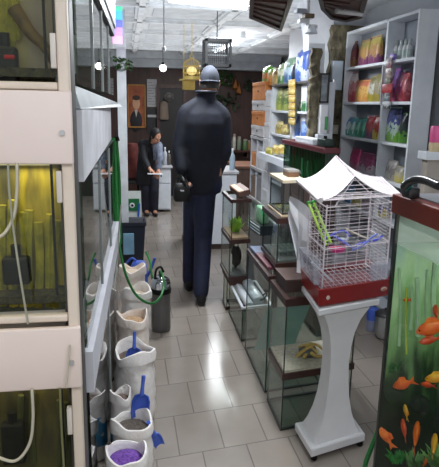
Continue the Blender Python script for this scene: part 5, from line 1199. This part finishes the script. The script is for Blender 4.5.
# pagoda roof: ridge runs front to back, eaves flare out
mf = (Pw[0]+Pw[1])/2+V2(-.035, 0); mb_ = (Pw[2]+Pw[3])/2+V2(-.03, .02)
eF, eB, eFr, eBr = Pw[0]+V2(-.032, -.01), Pw[3]+V2(-.05, .03), Pw[1]+V2(.035, -.01), Pw[2]+V2(.06, .03)
def roof(eave0, eave1, r0, r1, flip):
    mb = MB(); rows_ = []
    for k in range(13):
        s = k/12; sag = -.022*math.sin(PI*s)
        a = Vector((*eave0.lerp(r0, s), 0)); b_ = Vector((*eave1.lerp(r1, s), 0))
        za = (ze+.03)*(1-s)+zr*s+sag; zb2 = (ze+.07)*(1-s)+(zr+.055)*s+sag*1.3
        rows_.append((Vector((a.x, a.y, za)), Vector((b_.x, b_.y, zb2))))
    for a, b_ in rows_: mb.tube([a, b_], .0016, 4)
    n = 42
    for j in range(n+1):
        mb.tube([a.lerp(b_, j/n) for a, b_ in rows_], .0013 if j not in (0, n) else .003, 4)
    mb.tube([rows_[0][0], rows_[0][1]], .004, 6).tube([rows_[-1][0], rows_[-1][1]], .004, 6)
    return mb
roof(eF, eB, mf, mb_, 0).build('roof_wires', WIRE, bc)
roof(eFr, eBr, mf, mb_, 1).build('roof_wires', WIRE, bc)
# white solid roof skin of fine mesh on the left slope
def roofskin(eave0, eave1, r0, r1):
    mb = MB(); g = []
    for k in range(9):
        s = k/8; sag = -.022*math.sin(PI*s)
        a = Vector((*eave0.lerp(r0, s), (ze+.03)*(1-s)+zr*s+sag-.001)); b_ = Vector((*eave1.lerp(r1, s), (ze+.07)*(1-s)+(zr+.055)*s+sag*1.3-.001)); g.append((a, b_))
    for k in range(8): mb.quad(g[k][0], g[k][1], g[k+1][1], g[k+1][0])
    return mb
roofskin(eF, eB, mf, mb_).smooth().build('roof_mesh', G('roof_mesh_white', (235, 235, 238), .4, haze=.45, hazec=(226, 220, 224)), bc)
roofskin(eFr, eBr, mf, mb_).smooth().build('roof_mesh', G('roof_mesh_white_thin', (240, 240, 242), .4, haze=.3, hazec=(226, 222, 226)), bc)
# rolled eave ends
MB().tube([(*eB, ze+.07), (*eF, ze+.03)], .012, 10).smooth().build('rolled_eave', WIRE, bc)
p = Vector((*eB, ze+.052)); MB().lathe([(.012, -.006), (.022, -.004), (.024, 0), (.02, .004), (.01, .006)], (0, 0, 0), 16)
gbl = MB()
for k in range(8):
    s = k/8; a = eF.lerp(mf, s); b_ = eFr.lerp(mf, s); z = (ze+.03)*(1-s)+zr*s-.022*math.sin(PI*s); gbl.tube([(*a, z), (*b_, z)], .0014, 4)
gbl.tube([(*Pw[0].lerp(mf, .3), ze), (*mf, zr-.01)], .0022, 6).tube([(*Pw[1].lerp(mf, .3), ze), (*mf, zr-.01)], .0022, 6)
gbl.build('gable_wires', WIRE, bc)
# milky seed guards low on the side and front
gd_ = G('milky_guard', (242, 244, 248), .5, haze=.25, hazec=(228, 228, 236))
MB().loft([[(*v, z) for v in inset(Pw, e)] for e, z in ((-.004, .768), (-.012, .80), (-.02, .85))], False).build('seed_guard', G('milky_guard_thin', (240, 242, 246), .6, haze=.18, hazec=(228, 228, 236)), bc)
q0, q1 = Pw[3].lerp(Pw[0], .05), Pw[3].lerp(Pw[0], .95)
MB().hex([(q0.x-.03, q0.y, .79), (q1.x-.03, q1.y, .79), (q1.x-.006, q1.y, .79), (q0.x-.006, q0.y, .79)], [(q0.x-.045, q0.y, .89), (q1.x-.045, q1.y, .89), (q1.x-.006, q1.y, .89), (q0.x-.006, q0.y, .89)]).build('feeder', gd_, bc)
q0, q1 = Pw[0].lerp(Pw[1], .72), Pw[0].lerp(Pw[1], .97)
MB().hex([(q0.x, q0.y-.03, .79), (q1.x, q1.y-.03, .79), (q1.x, q1.y-.004, .79), (q0.x, q0.y-.004, .79)], [(q0.x, q0.y-.035, .86), (q1.x, q1.y-.035, .86), (q1.x, q1.y-.004, .86), (q0.x, q0.y-.004, .86)]).build('feeder', gd_, bc)
# floor grille
MB().loft([[(*v, .735) for v in inset(Pw, .0)], [(*v, .738) for v in inset(Pw, .0)]]).build('tray_floor', RED, bc)
fgm = MB()
for k in range(14):
    f_ = k/13; a = Pw[0].lerp(Pw[1], f_); b_ = Pw[3].lerp(Pw[2], f_); fgm.tube([(*a, .775), (*b_, .775)], .0016, 4)
fgm.build('floor_grille', WIRE, bc)
# perches and toys inside
def inq(px, py, Y): return at(px, py, Y)
tag(MB().tube([at(312, 262, 2.12), at(332, 281, 2.15)], .0045, 8).build('perch', WHITE), 'white perch rod low at front left inside cage', 'perch')
tag(MB().tube([at(346, 229, 2.3), at(372, 241, 2.2)], .004, 8).build('perch', M('perch_pale', (226, 214, 190), .5), ), 'pale slanting perch in the middle of the cage', 'perch')
ld = root('toy_ladder', at(320, 225, 2.2), 'yellow green plastic ladder leaning inside the cage at left', 'bird ladder')
YGL = M('ladder_lime', (190, 226, 60), .35, c2=(160, 214, 50)); YGG = M('ladder_green', (50, 190, 70), .35)
a0, a1 = at(308.5, 203, 2.30), at(326, 245, 2.14); b0, b1 = at(313.5, 202, 2.30), at(331, 243, 2.14)
MB().tube([a0, a1], .0056, 8).build('rail', YGL, ld); MB().tube([b0, b1], .0056, 8).build('rail', YGL, ld)
for k in range(7): MB().tube([a0.lerp(a1, (k+.5)/7), b0.lerp(b1, (k+.5)/7)], .0028, 6).build('rung', YGL if k else YGG, ld)
for p in (a0, b0): MB().ell(p, .009).smooth().build('hook', YGG, ld)
BLV = M('toy_blue', (96, 110, 226), .35, c2=(80, 92, 210))
hose('toy_arch', [at(334, 236, 2.25), at(345, 243, 2.2), at(352, 247, 2.2), at(362, 243, 2.2), at(376, 240, 2.22), at(382, 236, 2.24)], .0058, BLV, 'wavy blue toy perch across the middle of the cage', 'bird toy')
hose('toy_arch', [at(326, 238, 2.28), at(336, 233, 2.28), at(344, 231, 2.28), at(350, 236, 2.28)], .0048, BLV, 'small curved blue toy perch at back left of the cage', 'bird toy')
hose('toy_arch', [at(352, 250, 2.18), at(362, 246, 2.16), at(371, 238, 2.16), at(377, 234, 2.16)], .004, M('toy_blue_light', (120, 140, 236), .35), 'thin light blue toy bar near front right of the cage', 'bird toy')
for (px, py, Y, r, mt, nm, lab) in ((337, 250, 2.18, .031, M('toy_pink', (236, 60, 150), .35), 'pink_dish', 'bright pink dish hanging inside the cage'), (343, 241, 2.24, .02, WHITE, 'white_cup', 'white cup behind the pink dish in cage')):
    p = at(px, py, Y); t = root(nm, p, lab, 'dish')
    MB().lathe([(r*.7, -.010), (r, -.004), (r*1.15, .010), (r*1.08, .010), (r*.9, -.002), (.003, -.004)], p, 18).smooth().build('bowl', mt, t)
    MB().tube(bez([p+Vector((r*1.1, 0, .008)), p+Vector((r*1.4, .02, .014)), p+Vector((r*1.9, .05, .01))], 4), .0035, 6).smooth().build('hook', mt, t)
# white plastic sheet beside the cage
sh = MB(); g = []
pts = [(at(290, 196, 2.62), at(288, 220, 2.62)), (at(299, 200, 2.56), at(297, 262, 2.56)), (at(306, 205, 2.52), at(296, 272, 2.50)), (at(313, 212, 2.46), at(306, 274, 2.46))]
for a, b_ in pts: g.append([a.lerp(b_, k/6)+Vector((0, .012*math.sin(k*1.7), 0)) for k in range(7)])
for i in range(3):
    for k in range(6): sh.quad(g[i][k], g[i+1][k], g[i+1][k+1], g[i][k+1])
tag(sh.smooth().build('plastic_sheet', G('plastic_sheet_white', (225, 226, 232), .5, haze=.6, hazec=(240, 240, 246))), 'white plastic sheet hanging behind left side of the cage', 'plastic sheet')
# things behind pedestal: blue container and chrome-lidded object on the floor
c_ = atz(371.5, 330, 0)
bcn = root('blue_container', (c_.x, c_.y, 0), 'blue container on floor behind the pedestal and cage tray', 'container')
MB().lathe([(.036, 0), (.04, .01), (.04, .08)], c_, 18).smooth().build('lower_body', M('cont_pale', (150, 156, 186), .35), bcn)
MB().lathe([(.041, .08), (.041, .15), (.037, .16)], c_, 18).smooth().build('upper_body', BLUEP, bcn)
c_ = atz(384, 338, 0)
cp = root('steel_pot', (c_.x, c_.y, 0), 'silver steel round pot on floor between pedestal and goldfish aquarium', 'pot')
MB().lathe([(.045, 0), (.062, .02), (.07, .07), (.07, .15), (.066, .165)], c_, 24).smooth().build('pot_body', M('steel_bright', (190, 192, 194), .25, .7), cp)
MB().lathe([(.072, .165), (.072, .175), (.055, .19), (.014, .2), (.012, .212), (.002, .214)], c_, 24).smooth().build('lid', M('pot_dark', (60, 60, 62), .35), cp)

# ------------------------------------------------------------------ people
SKIN = M('skin', (196, 144, 116), .5, c2=(180, 126, 100))
def hand(mb, wrist, d, side, palm_n, s=1.0, curl=.5):
    """palm, five fingers with bends, thumb from the side of the palm"""
    w = Vector(wrist); d = Vector(d).normalized(); n = Vector(palm_n); n = (n-d*n.dot(d)).normalized(); t = d.cross(n).normalized()*side
    mb.cap(w, .026*s, w+d*.03*s, .028*s)
    for k in range(4):
        o_ = t*(.028-.018*k)*s; base = w+d*.075*s+o_; mb.cap(w+d*.02*s+o_*.7, .017*s, base, .0125*s)
        L = (.074, .082, .076, .06)[k]*s; c = curl*(1+.12*k)
        p1 = base+(d*math.cos(c)+n*math.sin(c))*L*.45; p2 = p1+(d*math.cos(2*c)+n*math.sin(2*c))*L*.33; p3 = p2+(d*math.cos(2.7*c)+n*math.sin(2.7*c))*L*.24
        mb.cap(base, .0105*s, p1, .0095*s, 8).cap(p1, .0095*s, p2, .0085*s, 8).cap(p2, .0085*s, p3, .0075*s, 8)
    b0 = w+d*.025*s+t*.024*s; b1 = b0+(d*.6+t*.8).normalized()*.04*s+n*.012*s; b2 = b1+(d*.9+t*.25+n*.3).normalized()*.03*s
    mb.cap(b0, .014*s, b1, .011*s, 8).cap(b1, .011*s, b2, .009*s, 8)
def ering(c, rx, ry, rot=0, n=20, tilt=(0, 0)):
    c = Vector(c); return [c+Vector((rx*math.cos(2*PI*i/n)*math.cos(rot)-ry*math.sin(2*PI*i/n)*math.sin(rot), rx*math.cos(2*PI*i/n)*math.sin(rot)+ry*math.sin(2*PI*i/n)*math.cos(rot), tilt[0]*math.cos(2*PI*i/n)+tilt[1]*math.sin(2*PI*i/n))) for i in range(n)]
def head(mb, c, fwd, s=1.0):
    """skull, jaw, nose, brow, ears"""
    c = Vector(c); f_ = Vector(fwd).normalized(); r_ = Vector((f_.y, -f_.x, 0)).normalized(); u_ = r_.cross(f_)
    R = Matrix((r_, f_, u_)).transposed()
    mb.ell(c+u_*.02*s, (.068*s, .093*s, .088*s), 18, 12, R)
    mb.ell(c+f_*.022*s-u_*.06*s, (.055*s, .066*s, .06*s), 16, 10, R)
    mb.cap(c+f_*.088*s+u_*.005*s, .010*s, c+f_*.106*s-u_*.028*s, .014*s, 8)
    mb.ell(c+f_*.082*s-u_*.064*s, (.024*s, .012*s, .010*s), 10, 6, R)
    for k in (-1, 1):
        mb.ell(c+r_*k*.070*s-u_*.012*s-f_*.006*s, (.010*s, .02*s, .032*s), 10, 6, R)
        mb.ell(c+r_*k*.03*s+f_*.078*s+u_*.026*s, (.024*s, .014*s, .009*s), 10, 6, R)
    return R, r_, f_, u_
def eyes(c, r_, f_, u_, s, par):
    c = Vector(c)
    for k in (-1, 1):
        e_ = MB().ell(c+r_*k*.031*s+f_*.086*s+u_*.006*s, .011*s, 10, 6).smooth().build('eye', M('eye_white', (220, 216, 210), .3), par)
        MB().ell(c+r_*k*.031*s+f_*.095*s+u_*.006*s, .0055*s, 8, 6).smooth().build('iris', M('iris_dark', (40, 28, 22), .3), e_)
    MB().ell(c+f_*.092*s-u_*.062*s, (.022*s, .007*s, .006*s), 10, 6, Matrix((r_, f_, u_)).transposed()).smooth().build('lips', M('lips', (150, 86, 78), .5), par)

# the man walking away
mx, my = .55, 4.3
man = root('person', (mx, my, 0), 'man in dark jacket, blue jeans and grey cap walking away down the aisle', 'person')
hc = Vector((.628, 4.315, 1.675)); hf = Vector((.12, 1, -.06))
bd = MB(); R, r_, f_, u_ = head(bd, hc, hf)
hipL, hipR = Vector((.525, 4.31, .9)), Vector((0.595, 4.28, .9))
knL, knR = Vector((.515, 4.43, .49)), Vector((.585, 4.25, .48))
anL, anR = Vector((.505, 4.47, .09)), Vector((.552, 4.10, .10))
shL, shR = Vector((.45, 4.29, 1.44)), Vector((.725, 4.29, 1.425))
elL, elR = Vector((.395, 4.25, 1.18)), Vector((.742, 4.27, 1.16))
wrL, wrR = Vector((.405, 4.18, 1.01)), Vector((.685, 4.36, .93))
bd.cap(hc+Vector((-.005, -.015, -.05)), .056, Vector((0.590, 4.29, 1.46)), .062)
bd.loft([ering((0.575, 4.295, .84), .13, .10), ering((0.575, 4.295, .93), .155, .115), ering((0.580, 4.29, 1.1), .145, .105), ering((0.585, 4.29, 1.3), .165, .115), ering((0.585, 4.29, 1.42), .15, .095), ering((0.587, 4.29, 1.48), .08, .07)])
for sh_, el_, wr_ in ((shL, elL, wrL), (shR, elR, wrR)):
    bd.cap(sh_, .058, el_, .043).cap(el_, .043, wr_, .028)
for hp, kn, an in ((hipL, knL, anL), (hipR, knR, anR)):
    bd.cap(hp, .085, kn, .055).cap(kn, .055, an, .038)
bd.cap(anL, .038, anL+Vector((.0, .13, -.055)), .026); bd.cap(anR, .038, anR+Vector((.02, .11, -.065)), .026)
hand(bd, wrL, (.02, .02, -1), 1, (1, 0, 0), 1.0, .75)
hand(bd, wrR, (-.35, .45, -.8), -1, (-1, 0, .2), 1.0, .4)
bd.build('body', SKIN, man, remesh=.007, smooth=3)
eyes(hc, r_, f_, u_, 1, man)
JK = M('navy_jacket', (24, 29, 46), .8, c2=(14, 17, 27), scale=7, bump=.25)
jk = MB()
jk.loft([ering((.566, 4.295, .835), .128, .118), ering((.566, 4.295, .86), .142, .13), ering((.566, 4.29, .95), .152, .132), ering((.57, 4.285, 1.1), .152, .13), ering((.578, 4.28, 1.25), .16, .13), ering((.584, 4.28, 1.37), .162, .124), ering((.588, 4.28, 1.44), .140, .108), ering((.594, 4.285, 1.5), .092, .086), ering((.598, 4.288, 1.55), .072, .076), ering((.602, 4.288, 1.60), .068, .074)])
for sh_, el_, wr_, k in ((shL, elL, wrL, -1), (shR, elR, wrR, 1)):
    jk.cap(sh_+Vector((0, 0, -.01)), .068, el_, .060).cap(el_, .060, wr_+Vector((0, 0, .02)), .046)
jk.cap(Vector((.54, 4.285, 1.515)), .052, shL+Vector((.01, 0, .01)), .066).cap(Vector((.645, 4.285, 1.51)), .052, shR+Vector((-.01, 0, .01)), .066)
jk.build('jacket', JK, man, remesh=.012, smooth=4)
MB().tube([(.602+.076*math.cos(2*PI*i/20), 4.288+.081*math.sin(2*PI*i/20), 1.598) for i in range(21)], .012, 8).smooth().build('collar', M('navy_collar', (24, 28, 42), .6), man)
JN = M('blue_jeans', (26, 33, 64), .75, c2=(18, 23, 46), scale=10, bump=.2)
jn = MB()
jn.loft([ering((0.575, 4.295, .84), .15, .118), ering((0.575, 4.295, .9), .162, .122), ering((0.577, 4.295, .98), .155, .115)])
for hp, kn, an in ((hipL, knL, anL), (hipR, knR, anR)):
    d_ = (an-kn).normalized()
    jn.cap(hp-Vector((0, 0, .02)), .094, kn, .072).cap(kn, .072, an-d_*.02, .062).cap(an-d_*.06, .062, an+d_*.005, .060)
jn.build('jeans', JN, man, remesh=.011, smooth=3)
SH = M('shoe_black', (22, 20, 22), .4)
for an, dd in ((anL, Vector((-.01, 1, 0))), (anR, Vector((.12, 1, -.12)))):
    dd = dd.normalized(); b = MB(); z0 = .045
    heel = Vector((an.x, an.y-.02, z0)); toe = heel+dd*.19; toe.z = .036
    b.cap(heel, .043, toe, .034).cap(heel+Vector((0, 0, .03)), .043, heel+dd*.08+Vector((0, 0, .02)), .040)
    b.ell(toe-dd*.02, (.042, .05, .03))
    so = b.build('shoe', SH, man, remesh=.008, smooth=2)
    MB().loft([[Vector((heel.x, heel.y, .003+zz_))+dd*(-.045+.27*i_/10.0 if j_ == 0 else .225-.27*i_/10.0)+Vector((dd.y, -dd.x, 0))*(.036 if j_ == 0 else -.036)*(1-.5*abs(i_/5.0-1)**3) for j_ in (0, 1) for i_ in range(11)] for zz_ in (0, .016)]).build('sole', M('sole_dark', (40, 38, 38), .6), so)
# cap
CAPM = M('grey_cap', (52, 56, 68), .9, c2=(38, 42, 52), scale=14)
cpm = MB(); rings = []
for k in range(8):
    a = PI/2*k/7.3; rings.append([hc+r_*(.072*math.cos(a)*math.cos(2*PI*i/22))+f_*(.104*math.cos(a)*math.sin(2*PI*i/22)-.004)+u_*(.02+.097*math.sin(a)) for i in range(22)])
cpm.loft([[p-u_*.03 for p in rings[0]]]+rings).smooth()
cpo = cpm.build('cap', CAPM, man)
MB().loft([[hc+r_*(.075*math.cos(PI*i/12))+f_*(.06+.10*math.sin(PI*i/12))+u_*(.012-.02*math.sin(PI*i/12)+z) for i in range(13)] for z in (0, .006)]).build('visor', M('visor_grey', (60, 66, 80), .7), cpo)
MB().tube([hc+r_*(.074*math.cos(2*PI*i/22))+f_*(.106*math.sin(2*PI*i/22)-.004)-u_*.004 for i in range(23)], .006, 6).smooth().build('cap_band', M('cap_band', (56, 62, 78), .7), cpo)
hr = MB(); hr.loft([[hc+r_*(.073*math.cos(PI+PI*i/12))+f_*(.098*math.sin(PI+PI*i/12))+u_*z for i in range(13)]+[hc+r_*(.065*math.cos(PI+PI*(12-i)/12))+f_*(.088*math.sin(PI+PI*(12-i)/12))+u_*z for i in range(13)] for z in (-.055, -.03, .0)])
hr.smooth().build('hair', M('hair_dark', (46, 40, 38), .7), man)
gv = MB(); hand(gv, wrL, (.02, .02, -1), 1, (1, 0, 0), 1.12, .75); gv.build('glove', M('glove_black', (20, 20, 22), .5), man, remesh=.006, smooth=2)
gv = MB(); hand(gv, wrR, (-.35, .45, -.8), -1, (-1, 0, .2), 1.12, .4); gv.build('glove', M('glove_black', (20, 20, 22), .5), man, remesh=.006, smooth=2)
# black bag in his left hand
bgx = root('handbag', (.405, 4.14, .80), 'small black bag carried at the man\'s left hip', 'bag')
BKL = M('black_leather', (9, 9, 10), .5, c2=(14, 14, 15), bump=.2)
MB().loft([[(.405+a*w_, 4.14+b_*d_, z) for a, b_ in ((-1, -.7), (-.8, -1), (.8, -1), (1, -.7), (1, .7), (.8, 1), (-.8, 1), (-1, .7))] for w_, d_, z in ((.052, .03, .802), (.062, .038, .82), (.06, .036, .89), (.045, .024, .935), (.03, .014, .94))]).smooth().build('bag_body', BKL, bgx)
MB().tube(bez([(.365, 4.14, .935), (.385, 4.165, .972), (.41, 4.18, .985), (.432, 4.165, .972), (.445, 4.14, .935)], 5), .006, 8).smooth().build('strap', BKL, bgx)
MB().tube([(.392, 4.1, .885), (.42, 4.1, .885)], .005, 8).build('clasp', STEEL, bgx)

# the second person at the back, bending over a paper
pw = root('person', (.30, 7.72, 0), 'person in long dark coat and navy trousers bending over white paper at back', 'person')
S = .82
hc2 = Vector((.385, 7.50, 1.10)); hf2 = Vector((.55, -.75, -.42))
b2 = MB(); R2, r2, f2, u2 = head(b2, hc2, hf2, S)
hL, hR = Vector((.25, 7.74, .66)), Vector((.37, 7.72, .66))
kL, kR = Vector((.255, 7.70, .36)), Vector((.375, 7.66, .36))
aL, aR = Vector((.26, 7.74, .075)), Vector((.375, 7.72, .075))
sL, sR = Vector((.22, 7.62, .99)), Vector((.43, 7.56, .97))
eL, eR = Vector((.235, 7.50, .80)), Vector((.44, 7.45, .80))
wL, wR = Vector((.305, 7.40, .675)), Vector((.415, 7.38, .66))
b2.cap(hc2-u2*.05, .046, Vector((.33, 7.59, 1.0)), .05)
b2.loft([ering((.31, 7.73, .62), .11, .085), ering((.31, 7.72, .72), .12, .09), ering((.315, 7.67, .85), .11, .085), ering((.325, 7.61, .97), .115, .08), ering((.33, 7.59, 1.02), .06, .05)])
for a_, e_, w_ in ((sL, eL, wL), (sR, eR, wR)): b2.cap(a_, .046, e_, .035).cap(e_, .035, w_, .024)
for a_, e_, w_ in ((hL, kL, aL), (hR, kR, aR)): b2.cap(a_, .068, e_, .046).cap(e_, .046, w_, .034)
for a_ in (aL, aR): b2.cap(a_, .032, a_+Vector((.02, -.11, -.045)), .024)
hand(b2, wL, (.6, -.5, -.4), -1, (0, -.3, -1), .85, .35); hand(b2, wR, (-.2, -.6, -.5), 1, (0, -.3, -1), .85, .35)
b2.build('body', SKIN, pw, remesh=.007, smooth=3)
eyes(hc2, r2, f2, u2, S, pw)
CT = M('dark_coat', (24, 24, 32), .7, c2=(16, 16, 22))
c2 = MB()
c2.loft([ering((.27, 7.74, .42), .14, .10), ering((.275, 7.74, .6), .14, .11), ering((.285, 7.71, .75), .135, .11), ering((.30, 7.66, .88), .13, .10), ering((.32, 7.61, 1.0), .125, .09), ering((.335, 7.59, 1.05), .075, .065)])
c2.cap(sL, .06, eL, .05).cap(eL, .05, wL+Vector((-.02, .03, .02)), .042)
c2.build('coat', CT, pw, remesh=.011, smooth=4)
c3 = MB(); c3.cap(sR, .057, eR, .047).cap(eR, .047, wR+Vector((.005, .02, .03)), .038)
c3.build('sleeve', M('grey_sleeve', (120, 128, 146), .7, c2=(86, 92, 108), scale=20), pw, remesh=.01, smooth=3)
MB().loft([ering((.40, 7.53, .78), .04, .03), ering((.40, 7.51, .9), .05, .03), ering((.39, 7.51, 1.0), .045, .03)]).smooth().build('shirt_front', M('grey_shirt', (126, 134, 150), .7, c2=(90, 98, 114), scale=20), pw)
t2 = MB(); t2.loft([ering((.31, 7.73, .62), .125, .098), ering((.31, 7.72, .72), .13, .1)])
for a_, e_, w_ in ((hL, kL, aL), (hR, kR, aR)): t2.cap(a_, .078, e_, .064).cap(e_, .064, w_, .056)
t2.build('trousers', M('navy_trousers', (26, 28, 46), .7, c2=(18, 20, 34)), pw, remesh=.01, smooth=3)
for a_ in (aL, aR):
    b = MB(); b.cap(Vector((a_.x-.005, a_.y+.02, .036)), .034, Vector((a_.x+.02, a_.y-.12, .03)), .026).cap(Vector((a_.x-.005, a_.y+.02, .05)), .034, Vector((a_.x+.004, a_.y-.03, .045)), .034); b.build('shoe', SH, pw, remesh=.008, smooth=2)
hh = MB(); hh.ell(hc2+u2*.03*S-f2*.014*S, (.084*S, .094*S, .1*S), 18, 12, R2)
hh.loft([[hc2+r2*(.085*S*math.cos(PI+PI*i/10))+f2*(.095*S*math.sin(PI+PI*i/10)-.0)+u2*z for i in range(11)]+[hc2+r2*(.066*S*math.cos(PI+PI*(10-i)/10))+f2*(.07*S*math.sin(PI+PI*(10-i)/10))+u2*z for i in range(11)] for z in (-.16, -.08, .02)])
hh.smooth().build('hair', M('hair_black', (20, 17, 18), .6), pw)
pp = MB(); g = []
for k in range(7): y = 7.22+.028*k; g.append(((.27, y, .632+.004*math.sin(k)), (.46, y-.01, .628+.012*math.sin(k*.8))))
for k in range(6): pp.quad(g[k][0], g[k][1], g[k+1][1], g[k+1][0])
tag(pp.smooth().build('paper_sheet', M('paper_bright', (216, 218, 224), .6)), 'white paper held by the bending person at the back', 'paper')
# reddish garment over a chair beside that person
ch = root('chair', (.08, 7.95, 0), 'chair draped with red-brown coat left of the bending person', 'chair')
for x in (-.06, .16):
    for y in (7.8, 8.12): MB().tube([(x, y, .003), (x, y, .45 if y < 8 else .95)], .014, 8).build('leg', BLACKP, ch)
MB().bevbox(-.08, .18, 7.78, 8.14, .43, .47, .01).smooth().build('seat', M('chair_seat', (40, 34, 34), .6), ch)
MB().bevbox(-.07, .17, 8.11, 8.135, .62, .95, .008).smooth().build('backrest', M('chair_seat', (40, 34, 34), .6), ch)
a, b_ = at(127, 148, 7.75), at(138, 190, 7.75)
cm = MB(); cm.loft([[(((a.x+b_.x)/2)+w_*math.cos(2*PI*i/18)*(1+.08*math.sin(5*2*PI*i/18)), 7.98+d_*math.sin(2*PI*i/18), z) for i in range(18)] for w_, d_, z in ((.075, .12, .50), (.085, .14, .6), (.08, .15, .8), (.085, .155, .92), (.07, .14, .965), (.03, .08, .975))])
tag(cm.smooth().build('coat', M('red_brown_coat', (112, 48, 40), .8, c2=(84, 34, 30))), 'red-brown coat draped over the chair at the back', 'coat')
# look
scn.view_settings.view_transform = 'Standard'
scn.view_settings.look = 'None'
scn.view_settings.exposure = 0.22
scn.cycles.transparent_max_bounces = 32
scn.cycles.max_bounces = 8
scn.cycles.sample_clamp_indirect = 4
